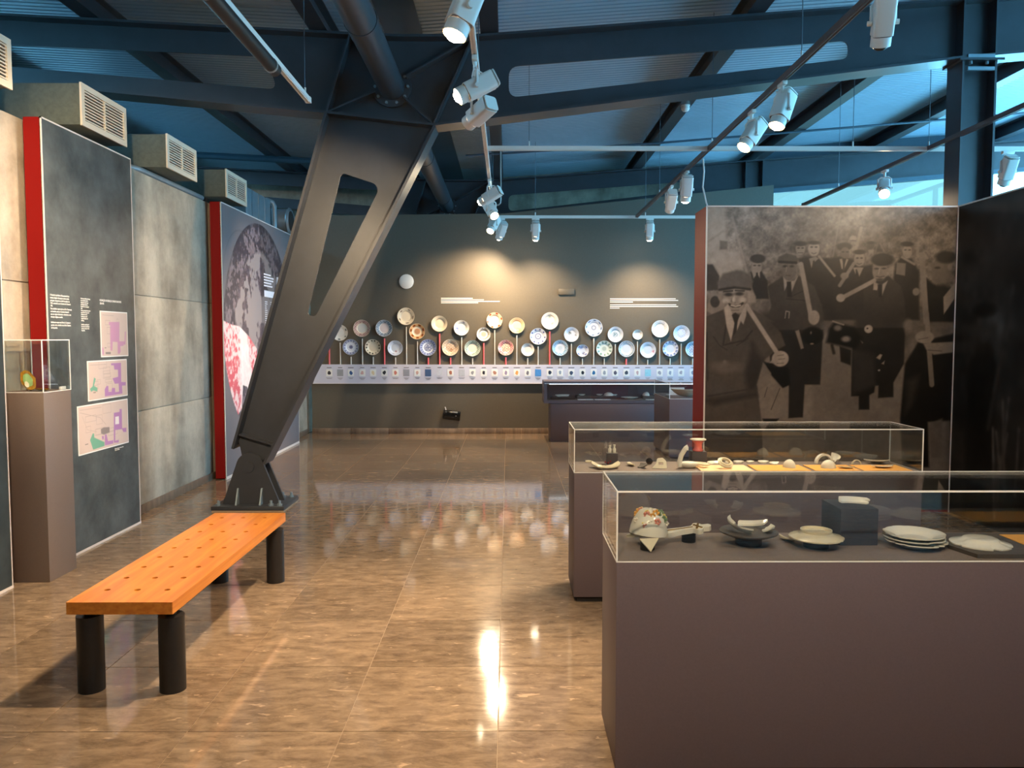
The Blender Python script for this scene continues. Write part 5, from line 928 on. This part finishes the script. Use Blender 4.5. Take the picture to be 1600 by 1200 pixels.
# boxed wall case under the rail
t = thing('display_case', 'low boxed display case on a plinth under the caption rail', 'display case', (1.7, 11.75, 0), 'single display cases')
box('body', 'case', (.617, 3.1, 11.44, 12.0, 0, .555), t, bev=.003)
bm = bm_new(); b_plate(bm, [(.52, .56), (3.2, .56), (3.2, .878), (.52, .878)], [[(.565, .60), (3.155, .60), (3.155, .842), (.565, .842)]], (0, 11.72, 0), (1, 0, 0), (0, 0, 1), .58); obj('frame', bm, 'case', t, flat=True)
box('rear_panel', 'case', (.566, 3.154, 11.93, 12.005, .601, .841), t); box('display_floor', 'deckboard', (.566, 3.154, 11.45, 11.93, .60, .606), t)
box('glass_pane', 'glass', (.566, 3.154, 11.436, 11.442, .601, .841), t, flat=True); box('led_strip', 'led', (.60, 3.12, 11.455, 11.475, .836, .8415), t); box('glass_edge', 'edge', (.53, 3.19, 11.425, 11.4298, .845, .853), t)

# ================================================================== CERAMICS
PROF = [(0, .0), (.45, .0), (.55, .004), (.62, .02), (.75, .034), (1.0, .05)]      # plate cross section, per radius
def plate_prof(Rr, up=True, th=.0045, h=.55):
    top = [(r * Rr, z * 4 * Rr + th) for r, z in PROF]; bot = [(r * Rr, z * 4 * Rr) for r, z in reversed(PROF)]
    P = top + [(Rr, PROF[-1][1] * 4 * Rr + th * .5)] + bot
    if not up:
        zm = max(z for _, z in P); P = [(r, zm - z) for r, z in P]
    return P
def whole_plate(name, o, Rr, m='china', up=True, chip=0.0, axis=(0, 0, 1), seed=0, seg=44):
    rs = random.Random(seed); ch = [rs.choice((0, 0, 0, -1)) * chip * rs.uniform(.4, 1) for _ in range(seg + 1)]
    bm = bm_new(); b_lathe(bm, plate_prof(Rr, up), o, axis, seg, jag=(lambda a, k: ch[int(a * seg) % seg] * (1 if .30 < k < .72 else 0)) if chip else None)
    return bm
def shard_bm(o, Rr, a0, a1, r0, r1, th=.006, rise=.25, tilt=(0, 0, 0), seed=0, seg=10):
    """broken curved piece of a plate: sector with jagged ends"""
    rs = random.Random(seed); tmp = bmesh.new(); n = 5; rows = []
    for i in range(seg + 1):
        t = i / seg; a = a0 + (a1 - a0) * t; row = []
        ja = rs.uniform(-.06, .06) if 0 < i < seg else 0
        for k in range(n):
            s = k / (n - 1); aa = a + (rs.uniform(-.10, .10) if i in (0, seg) else 0); r = Rr * (r0 + (r1 - r0) * s) + (rs.uniform(-.08, .05) * Rr * (r1 - r0) if k == 0 else 0)
            z = Rr * rise * ((r0 + (r1 - r0) * s) ** 2.2)
            row.append((r * math.cos(aa), r * math.sin(aa), z))
        rows.append(row)
    T = [[tmp.verts.new(p) for p in row] for row in rows]; B = [[tmp.verts.new((p[0], p[1], p[2] - th)) for p in row] for row in rows]
    for i in range(seg):
        for k in range(n - 1):
            tmp.faces.new((T[i][k], T[i + 1][k], T[i + 1][k + 1], T[i][k + 1])); tmp.faces.new((B[i][k + 1], B[i + 1][k + 1], B[i + 1][k], B[i][k]))
        tmp.faces.new((T[i][0], B[i][0], B[i + 1][0], T[i + 1][0])); tmp.faces.new((T[i + 1][n - 1], B[i + 1][n - 1], B[i][n - 1], T[i][n - 1]))
    for k in range(n - 1):
        tmp.faces.new((T[0][k + 1], B[0][k + 1], B[0][k], T[0][k])); tmp.faces.new((T[seg][k], B[seg][k], B[seg][k + 1], T[seg][k + 1]))
    # centre on the piece, tilt, then sit its lowest point on o
    cx = sum(v.co.x for v in tmp.verts) / len(tmp.verts); cy_ = sum(v.co.y for v in tmp.verts) / len(tmp.verts)
    mt = Matrix.Rotation(tilt[2], 4, 'Z') @ Matrix.Rotation(tilt[1], 4, 'Y') @ Matrix.Rotation(tilt[0], 4, 'X')
    for v in tmp.verts: v.co = mt @ Vector((v.co.x - cx, v.co.y - cy_, v.co.z))
    zm = min(v.co.z for v in tmp.verts); bm = bm_new(); b_join(bm, tmp, Matrix.Translation(Vector(o) - Vector((0, 0, zm)))); return bm
def shard(label, o, Rr, a0, a1, r0=.5, r1=1.0, m='china', rise=.25, tilt=(0, 0, 0), seed=0, th=.006, name='porcelain_shard', group='porcelain shards in the glass cases'):
    return tag(obj(name, shard_bm(o, Rr, a0, a1, r0, r1, th, rise, tilt, seed), m, sharp=40), label, 'shard', group)
def dome(label, o, Rr, h, cut=None, m='china', name='broken_cup', open_=0.0):
    """upturned bowl or cup fragment"""
    n = 8; P = [(Rr * math.cos(R(90) * k / n), h * math.sin(R(90) * k / n)) for k in range(n + 1)]; P2 = [(r * .88, z * .9) for r, z in reversed(P)]
    bm = bm_new()
    if cut: b_lathe(bm, P + P2, o, (0, 0, 1), 22, a0=cut[0], a1=cut[1])
    else: b_lathe(bm, P + P2, o, (0, 0, 1), 28)
    return tag(obj(name, bm, m, sharp=45), label, 'cup', 'porcelain shards in the glass cases')
Z1 = ZC + .0005
# --- near case -------------------------------------------------
def stand(label, x, y, r, h, z=Z1, m='black_gloss'):
    bm = bm_new(); b_lathe(bm, [(0, 0), (r, 0), (r, h - .003), (r - .003, h), (0, h)], (x, y, z), (0, 0, 1), 28); return tag(obj('stand', bm, m), label, 'stand', 'round black stands')
stand('round black stand under the flowered tureen fragment', .500, 2.79, .026, .034)
t = thing('tureen_fragment', 'broken porcelain tureen fragment crusted with moulded flowers', 'porcelain', (.505, 2.85, ZC + .035))
bm = bm_new(); z0 = ZC + .04
prof = [(.070, 0), (.068, .02), (.062, .045), (.051, .068), (.036, .086), (.022, .092), (.020, .086), (.032, .080), (.046, .062), (.056, .042), (.062, .02), (.064, 0)]
rs = random.Random(5); jg = {}
b_lathe(bm, prof, (.515, 2.86, z0), (.10, .05, 1), 26, jag=lambda a, k: .005 * math.sin(a * 44) * (1 if .3 < k < .7 else .1)); obj('bowl_piece', bm, 'china', t, sharp=50)
bm = bm_new(); b_plate(bm, fillet([(-.085, 0), (.065, -.015), (.075, .02), (-.04, .05)], .008, 3), [], (.515, 2.845, z0 - .002), (1, 0, .06), (0, 1, .05), .010); obj('rim_piece', bm, 'bone', t)
bm = bm_new(); b_plate(bm, [(-.034, .0), (.036, .002), (.002, -.050)], [], (.500, 2.765, z0 + .004), (1, .04, 0), (0, .62, .78), .006); obj('pointed_shard', bm, 'bone', t, flat=True)
fcols = [mat('flower_pink', rgb(226, 148, 130), .3), mat('flower_orange', rgb(230, 170, 84), .3), mat('flower_green', rgb(120, 146, 110), .3), mat('flower_yellow', rgb(232, 206, 110), .3), mat('flower_white', rgb(236, 226, 214), .3)]
for q in range(20):
    a = R(190 + rs.uniform(-75, 75)) if q < 14 else R(rs.uniform(0, 300)); hz = rs.uniform(.04, .09); rr_ = .074 - max(0, hz - .03) * .72
    u_, v_, a_ = frame((.10, .05, 1)); p = Vector((.515, 2.86, z0)) + (u_ * math.cos(a) + v_ * math.sin(a)) * rr_ + a_ * hz
    if p.y > 2.875: p.y = 2.86 - (p.y - 2.86) * .8
    bm = bm_new(); r_ = rs.uniform(.007, .012)
    for k in range(5):
        d = Vector((math.cos(k * 1.256), -.4, math.sin(k * 1.256))) * r_ * .8; tb = bmesh.new(); bmesh.ops.create_icosphere(tb, subdivisions=1, radius=r_ * .62); b_join(bm, tb, Matrix.Translation(p + d))
    obj('flower', bm, fcols[q % 5], t)
stand('round black stand under the cross ended porcelain arm', .672, 2.895, .026, .032)
t = thing('cross_ornament', 'white porcelain handle arm with a gilt cross at its broken end', 'porcelain', (.66, 2.88, ZC + .033))
arm = [(-.085, -.022), (-.05, -.024), (-.02, -.016), (.03, -.014), (.045, -.036), (.062, -.03), (.066, -.014), (.088, -.018), (.100, -.004), (.092, .012), (.066, .014), (.060, .034), (.04, .038), (.028, .016), (-.02, .014), (-.085, .024)]
bm = bm_new(); b_plate(bm, fillet(arm, .006, 3), [], (.655, 2.885, ZC + .044), (1, .05, .13), (0, 1, .12), .018); obj('arm', bm, 'china', t, sharp=50)
for a_, b_ in (((.04, -.022), (.056, .026)), ((.036, .02), (.06, -.02))):
    bm = bm_new(); d = Vector((b_[0] - a_[0], b_[1] - a_[1])).normalized() * .004; n_ = Vector((-d.y, d.x)); b_plate(bm, [(a_[0] - n_.x, a_[1] - n_.y), (b_[0] - n_.x, b_[1] - n_.y), (b_[0] + n_.x, b_[1] + n_.y), (a_[0] + n_.x, a_[1] + n_.y)], [], (.655, 2.885, ZC + .0545), (1, .05, .13), (0, 1, .12), .002); obj('gilt_bar', bm, 'gold', t, flat=True)
bm = bm_new(); b_plate(bm, [(-.08, -.002), (.03, -.002), (.03, .002), (-.08, .002)], [], (.655, 2.885, ZC + .0545), (1, .05, .13), (0, 1, .12), .0015); obj('gilt_line', bm, 'gold', t, flat=True)
# disc on stand with rim shards
stand('wide black stand under the grey display disc', .885, 2.86, .048, .036)
bm = bm_new(); b_lathe(bm, [(0, 0), (.085, 0), (.104, .008), (.105, .012), (.102, .014), (0, .014)], (.885, 2.86, ZC + .037), (0, 0, 1), 48); tag(obj('display_disc', bm, 'disc'), 'grey round display disc carrying three rim shards', 'disc')
ZD = ZC + .0515
shard('curved rim shard at the left of the grey disc', (.835, 2.845, ZD), .085, R(120), R(235), .70, 1.0, rise=.5, tilt=(R(8), 0, R(20)), seed=3, group='rim shards on the grey disc')
shard('upright rim shard at the back of the grey disc', (.915, 2.90, ZD), .09, R(20), R(100), .82, 1.0, rise=.55, tilt=(R(-20), 0, R(-10)), seed=4, group='rim shards on the grey disc')
shard('small folded rim shard at the right of the grey disc', (.945, 2.83, ZD), .05, R(-60), R(30), .3, 1.0, rise=.5, tilt=(0, R(10), 0), seed=5, group='rim shards on the grey disc')
# inverted plate
stand('black stand under the upturned cream plate', 1.118, 2.82, .044, .034)
bm = whole_plate('p', (1.118, 2.82, ZC + .0345), .096, up=False, chip=.004, seed=2); b_lathe(bm, [(.052, 0), (.055, .004), (.055, .012), (.051, .012), (.050, .004)], (1.118, 2.82, ZC + .0525), (0, 0, 1), 40); tag(obj('upturned_plate', bm, 'bone', sharp=40), 'upturned cream plate balanced on a black stand', 'plate', 'plates in the near glass case')
shard('small brown edged shard behind the upturned cream plate', (1.045, 2.905, Z1), .05, R(150), R(260), .3, 1.0, m='bone', seed=8)
# grey cube with shard
tag(box('display_block', 'block', (1.213, 1.350, 2.835, 3.012, ZC, ZC + .135), bev=.0015), 'large dark grey display block in the near case', 'block')
shard('thin curved shard lying on the dark grey block', (1.285, 2.92, ZC + .1358), .12, R(60), R(120), .86, 1.0, rise=.5, tilt=(0, R(4), R(8)), seed=9)
# stack of three broken plates
for k, (dx, dy, lab) in enumerate(((.004, -.004, 'bottom plate of the stack of broken plates'), (-.002, .0, 'middle plate of the stack of broken plates'), (0, .003, 'top plate of the stack of broken plates'))):
    bm = whole_plate('p', (1.478 + dx, 2.825 + dy, ZC + .001 + k * .0125), .104, up=True, chip=.010 if k < 2 else .006, seed=20 + k)
    tag(obj('broken_plate', bm, 'china', sharp=40), lab, 'plate', 'plates in the near glass case')
# slab, upturned broken plate, orange card
bm = bm_new(); b_plate(bm, [(1.615, 2.665), (2.3, 2.665), (2.3, 2.96), (1.64, 2.96), (1.585, 2.79)], [], (0, 0, ZC + .0075), (1, 0, 0), (0, 1, 0), .014); tag(obj('display_slab', bm, 'disc', flat=True), 'low grey slab at the right end of the near case', 'slab')
bm = whole_plate('p', (1.705, 2.80, ZC + .0155), .100, up=False, chip=.022, seed=44); tag(obj('upturned_plate', bm, 'china', sharp=40), 'upturned broken white plate on the low grey slab', 'plate', 'plates in the near glass case')
tag(box('colour_card', 'orange', (1.855, 2.28, 2.74, 2.93, ZC + .0148, ZC + .0168)), 'orange card at the right end of the near case', 'card')

# --- farther case ----------------------------------------------
ZM = ZC - .005; Z2 = ZM + .0005
for k, (a, b, m_) in enumerate(((1.105, 1.405, 'peach'), (1.425, 1.735, 'orange'), (1.76, 2.02, 'orange'), (2.04, 2.315, 'orange'))):
    tag(box('colour_card', m_, (a, b, 4.462, 4.665, ZM + .0005, ZM + .004)), ('peach card under the foot ring shard, leftmost in the farther case', 'second orange card from the left in the farther case', 'third orange card holding a dome fragment in the farther case', 'rightmost orange card in the farther case')[k], 'card', 'cards in the farther case')
ZK = ZM + .0045
shard('tiny cream shard at the left end of the farther case', (.490, 4.79, Z2), .02, 0, R(200), .1, 1.0, m='bone', seed=30)
t = thing('flowered_dish', 'broken cream dish painted with small red flowers', 'dish', (.57, 4.60, ZM)); o_ = obj('dish', shard_bm((.575, 4.59, Z2), .085, R(160), R(380), .0, 1.0, .006, .22, (R(10), 0, 0), 31), 'bone', t, sharp=40)
for q in ((.575, 4.64, .036), (.592, 4.645, .03), (.605, 4.64, .04)): bm = bm_new(); tb = bmesh.new(); bmesh.ops.create_icosphere(tb, subdivisions=1, radius=.006); b_join(bm, tb, Matrix.Translation((q[0], q[1] - .012, ZM + q[2] - .008))); obj('flower', bm, 'red', t)
shard('curled cream shard leaning inside the flowered dish', (.535, 4.545, Z2), .035, R(90), R(260), .2, 1.0, m='bone', seed=32, rise=.35)
tag(box('display_block', 'block', (.595, .66, 4.70, 4.76, ZM, ZM + .068), bev=.001), 'small dark block under two white bottles', 'block')
for x, l, h in ((.614, 'left of two tiny white bottles on the small dark block', .046), (.641, 'right of two tiny white bottles on the small dark block', .05)):
    bm = bm_new(); b_lathe(bm, [(0, 0), (.010, 0), (.0105, .024), (.006, .030), (.0055, h - .008), (.0075, h - .006), (.0075, h), (0, h)], (x, 4.73, ZM + .0685), (0, 0, 1), 18); tag(obj('bottle', bm, 'china', sharp=50), l, 'bottle', 'tiny bottles')
shard('cream leaf shaped shard beside the black knob', (.735, 4.66, Z2), .05, R(120), R(250), .2, 1.0, m='bone', seed=33, rise=.25)
shard('dark edged flat shard beside the black knob', (.785, 4.585, Z2), .06, R(-40), R(60), .2, 1.0, m='disc', seed=34, rise=.3)
bm = bm_new(); b_lathe(bm, [(0, 0), (.013, .001), (.021, .012), (.021, .024), (.012, .034), (.006, .038), (0, .038)], (.852, 4.72, Z2), (0, 0, 1), 22); tag(obj('knob', bm, 'black_gloss', sharp=50), 'small shiny black lid knob', 'knob')
bm = bm_new(); b_plate(bm, fillet([(-.05, -.026), (.04, -.026), (.04, .02), (.02, .04), (-.012, .036), (-.02, .005)], .007, 3), [fillet([(-.008, -.004), (.022, -.004), (.022, .012), (-.008, .012)], .004, 3)], (.885, 4.57, ZM + .023), (1, 0, 0), (0, .45, .9), .010); tag(obj('pierced_fragment', bm, 'bone', sharp=50), 'cream fragment pierced by a square hole', 'shard', 'porcelain shards in the glass cases')
tag(box('display_block', 'block', (1.10, 1.19, 4.68, 4.76, ZM, ZM + .080), bev=.001), 'dark block under the pink spool vase', 'block')
bm = bm_new(); b_lathe(bm, [(0, 0), (.030, 0), (.032, .005), (.024, .018), (.023, .042), (.032, .058), (.044, .066)], (1.145, 4.72, ZM + .0805), (0, 0, 1), 30)
t = thing('spool_vase', 'coral pink spool shaped vase with a white rim', 'vase', (1.145, 4.72, ZM + .0805)); obj('body', bm, 'pink_china', t, sharp=50)
bm = bm_new(); b_lathe(bm, [(.044, .066), (.049, .068), (.048, .073), (.040, .073), (0, .066)], (1.145, 4.72, ZM + .0805), (0, 0, 1), 30); obj('rim', bm, 'china', t, sharp=50)
t = thing('gravy_boat', 'broken white sauce boat standing on its spout', 'sauce boat', (1.05, 4.58, ZM))
bm = bm_new(); tb = bmesh.new(); bmesh.ops.create_uvsphere(tb, u_segments=20, v_segments=12, radius=1.0)
for v in tb.verts: v.co = Vector((v.co.x * .058, v.co.y * .034, max(v.co.z, -.9) * .030 * (1.0 if v.co.z < .25 else .45)))
b_join(bm, tb, Matrix.Translation((1.058, 4.58, ZM + .0278))); obj('hull', bm, 'china', t)
bm = bm_new(); b_plate(bm, fillet([(-.03, -.012), (.055, -.016), (.075, .006), (.05, .022), (-.03, .014)], .006, 3), [], (1.11, 4.575, ZM + .028), (1, 0, -.12), (0, 1, .25), .008); obj('broken_rim', bm, 'bone', t)
bm = bm_new(); b_tube(bm, [(1.005, 4.57, ZM + .01), (1.002, 4.57, ZM + .04), (1.012, 4.575, ZM + .075), (1.028, 4.58, ZM + .1), (1.04, 4.58, ZM + .118)], .014, 10); obj('neck', bm, 'china', t)
bm = bm_new(); b_lathe(bm, [(0, 0), (.017, .004), (.012, .022), (.0, .034)], (1.038, 4.58, ZM + .105), (.3, 0, 1), 16); obj('lip', bm, 'china', t)
bm = bm_new(); b_lathe(bm, [(.030, 0), (.044, .003), (.046, .010), (.034, .014), (.034, .020), (.026, .020), (.024, .005)], (1.262, 4.55, ZK + .026), (.15, -.5, .85), 28); tag(obj('foot_ring', bm, 'bone', sharp=50), 'broken cup foot showing its round ring on the peach card', 'shard')
shard('long pale handle shard behind the cup foot', (1.235, 4.72, Z2), .06, R(70), R(170), .55, 1.0, seed=40, rise=.25)
for k, (x, y, r_, l) in enumerate(((1.335, 4.75, .022, 'tiny dark edged shard, first in the back row of crumbs'), (1.40, 4.76, .035, 'white crescent shard in the back row of the farther case'), (1.475, 4.77, .026, 'thin white sliver in the back row of the farther case'), (1.55, 4.76, .036, 'flat white shard with a dark spot in the back row'))):
    shard(l, (x, y, Z2), r_, R(20), R(190), .2, 1.0, seed=50 + k, rise=.22)
dome('white cup half lying on the second orange card', (1.655, 4.585, ZK), .042, .046, (R(150), R(390)))
shard('flat white flake behind the lying cup half', (1.60, 4.70, Z2), .04, R(40), R(170), .2, 1.0, seed=56)
bm = bm_new(); b_lathe(bm, [(.058, 0), (.058, .022), (.046, .022), (.046, 0)], (1.915, 4.755, ZM + .002), (.2, -1, 0), 26, a0=0.0, a1=R(180)); tag(obj('arched_handle', bm, 'china', sharp=40), 'tall white arched handle fragment at the back', 'handle')
shard('broken wall piece beside the tall arched handle', (1.995, 4.765, Z2), .045, R(-80), R(80), .4, 1.0, seed=57, rise=.9, tilt=(R(20), 0, 0))
dome('upturned white cup base on the third orange card', (1.872, 4.565, ZK), .043, .046)
shard('square white flake at the edge of the third orange card', (1.965, 4.545, ZK), .055, R(200), R(320), .2, 1.0, m='bone', seed=58, rise=.15)
bm = bm_new(); b_lathe(bm, [(.030, 0), (.030, .007), (.024, .007), (.024, 0)], (2.095, 4.70, ZM + .001), (.1, -1, 0), 20, a0=R(0), a1=R(180)); tag(obj('thin_handle', bm, 'bone', sharp=40), 'thin cream half ring handle', 'handle')
shard('long pink edged white dish piece at the right end', (2.245, 4.745, Z2), .085, R(200), R(340), .2, 1.0, seed=60, rise=.25)
shard('flat white dish piece on the rightmost orange card', (2.19, 4.565, ZK), .07, R(200), R(345), .2, 1.0, seed=61, rise=.15)
# --- boxed wall case and far case -------------------------------
ZB = .6065
tag(box('document_tray', 'black', (.63, .98, 11.55, 11.8, ZB, ZB + .04), bev=.003), 'black tray at the left of the boxed wall case', 'tray')
shard('long white shard lying on the black tray', (.80, 11.66, ZB + .0405), .15, R(60), R(150), .7, 1.0, seed=70)
for k, (x0, x1, y0, l) in enumerate(((1.02, 1.25, 11.47, 'left white caption card in the boxed wall case'), (1.27, 1.50, 11.47, 'middle white caption card in the boxed wall case'), (2.02, 2.28, 11.46, 'right white caption card in the boxed wall case'))):
    tag(box('caption_card', 'white_text', (x0, x1, y0, y0 + .11, ZB - .0003, ZB + .004)), l, 'card', 'caption cards in the boxed wall case')
tag(box('display_slab', 'disc', (1.02, 1.62, 11.66, 11.88, ZB, ZB + .045), bev=.002), 'left grey step in the boxed wall case', 'slab'); tag(box('display_slab', 'disc', (2.0, 2.8, 11.66, 11.88, ZB, ZB + .045), bev=.002), 'right grey step in the boxed wall case', 'slab')
for k, (x, y, r_, zz, l) in enumerate(((1.10, 11.76, .05, .0455, 'first small white piece on the left grey step'), (1.36, 11.76, .05, .0455, 'second small white piece on the left grey step'), (1.60, 11.78, .035, .0455, 'last crumb on the left grey step'), (2.22, 11.74, .06, .0455, 'first white piece on the right grey step'), (2.40, 11.76, .05, .0455, 'second white piece on the right grey step'))):
    shard(l, (x, y, ZB + zz), r_, R(10), R(200), .1, 1.0, seed=80 + k, rise=.3)
dome('white upturned bowl on the left grey step', (1.50, 11.74, ZB + .0455), .075, .05)
dome('white half bowl on the right grey step', (2.07, 11.74, ZB + .0455), .065, .055, (R(150), R(390)))
bm = whole_plate('p', (1.80, 11.66, ZB + .0005), .13, up=True, seed=90); tag(obj('shallow_bowl', bm, 'china', sharp=40), 'white shallow bowl in the middle of the boxed wall case', 'bowl')
shard('large broken cream bowl in the case beside the mural edge', (2.27, 10.0, .7605), .2, R(170), R(350), .1, 1.0, m='bone', seed=91, rise=.5)
shard('white curved shard behind the large broken cream bowl', (2.42, 10.3, .7605), .14, R(20), R(170), .4, 1.0, seed=92, rise=.5)
tag(box('caption_card', 'white_text', (2.12, 2.32, 10.35, 10.36, .7605, .86)), 'upright caption card in the case beside the mural edge', 'card')
# --- pedestal ----------------------------------------------------
t = thing('gilt_dish', 'upright gilt oval dish with a green centre in the glass cube', 'dish', (-3.01, 4.94, 1.186))
ov = [(.043 * math.cos(2 * math.pi * k / 28) * (1 + .06 * math.sin(6 * 2 * math.pi * k / 28)), .064 * math.sin(2 * math.pi * k / 28)) for k in range(28)]
o3 = (-3.005, 4.945, 1.2515); ue, ve = Vector((.93, .3, -.12)), Vector((-.28, .15, .95))
bm = bm_new(); b_plate(bm, ov, [], o3, ue, ve, .010); obj('rim', bm, 'gold', t)
bm = bm_new(); b_plate(bm, [(a * .62, b * .66) for a, b in ov], [], Vector(o3) - ue.cross(ve) * -.006, ue, ve, .006); obj('centre', bm, 'green_china', t)
bm = bm_new(); b_plate(bm, [(a * .30 - .012, b * .3 - .030) for a, b in ov], [], Vector(o3) + ue.cross(ve) * .0085, ue, ve, .004); obj('cream_patch', bm, 'bone', t)
for s in (-1, 1): bm = bm_new(); b_cyl(bm, (-3.005 + s * .012, 4.945, 1.1855), (-3.005 + s * .012, 4.955, 1.2), .006, seg=10); obj('foot', bm, 'gold', t)
shard('flat gilt shard beside the upright gilt dish', (-2.925, 4.95, 1.1855), .05, R(150), R(330), .1, 1.0, m='gold', seed=95, rise=.2, name='gilt_shard')
tag(box('caption_card', 'white_text', (-2.875, -2.866, 5.05, 5.115, 1.1855, 1.205)), 'tiny white caption tag at the pedestal glass corner', 'card')

# ================================================================== BENCH
t = thing('bench', 'low varnished wooden bench with drilled top on black tube legs', 'bench', (-1.63, 4.09, 0))
X0, X1, Y0, Y1, ZT, TH = -1.853, -1.407, 3.25, 4.935, .412, .052
hx = [X0 + (X1 - X0) * k for k in (.205, .5, .795)]; hy = [Y0 + .165 + k * (Y1 - Y0 - .30) / 8 for k in range(9)]
holes = [[(x + .0135 * math.cos(2 * math.pi * k / 12), y + .0135 * math.sin(2 * math.pi * k / 12)) for k in range(12)] for x in hx for y in hy]
bm = bm_new(); b_plate(bm, fillet([(X0, Y0), (X1, Y0), (X1, Y1), (X0, Y1)], .004, 2), holes, (0, 0, ZT - TH / 2), (1, 0, 0), (0, 1, 0), TH); obj('seat', bm, 'wood', t, flat=True)
h0 = None
for x in hx:
    for y in hy:
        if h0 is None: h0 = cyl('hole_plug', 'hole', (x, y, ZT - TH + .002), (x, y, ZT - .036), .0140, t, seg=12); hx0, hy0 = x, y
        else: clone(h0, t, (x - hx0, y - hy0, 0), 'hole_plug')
for x in (-1.80, -1.45):
    box('rail', 'black', (x - .02, x + .02, 3.30, 4.90, ZT - TH - .012, ZT - TH), t)
    for y in (3.335, 4.845):
        l = cyl('leg', 'black', (x, y, 0), (x, y, .330), .054, t, seg=28); cyl('leg_neck', 'black', (x, y, .330), (x, y, ZT - TH - .012), .022, l, seg=16)
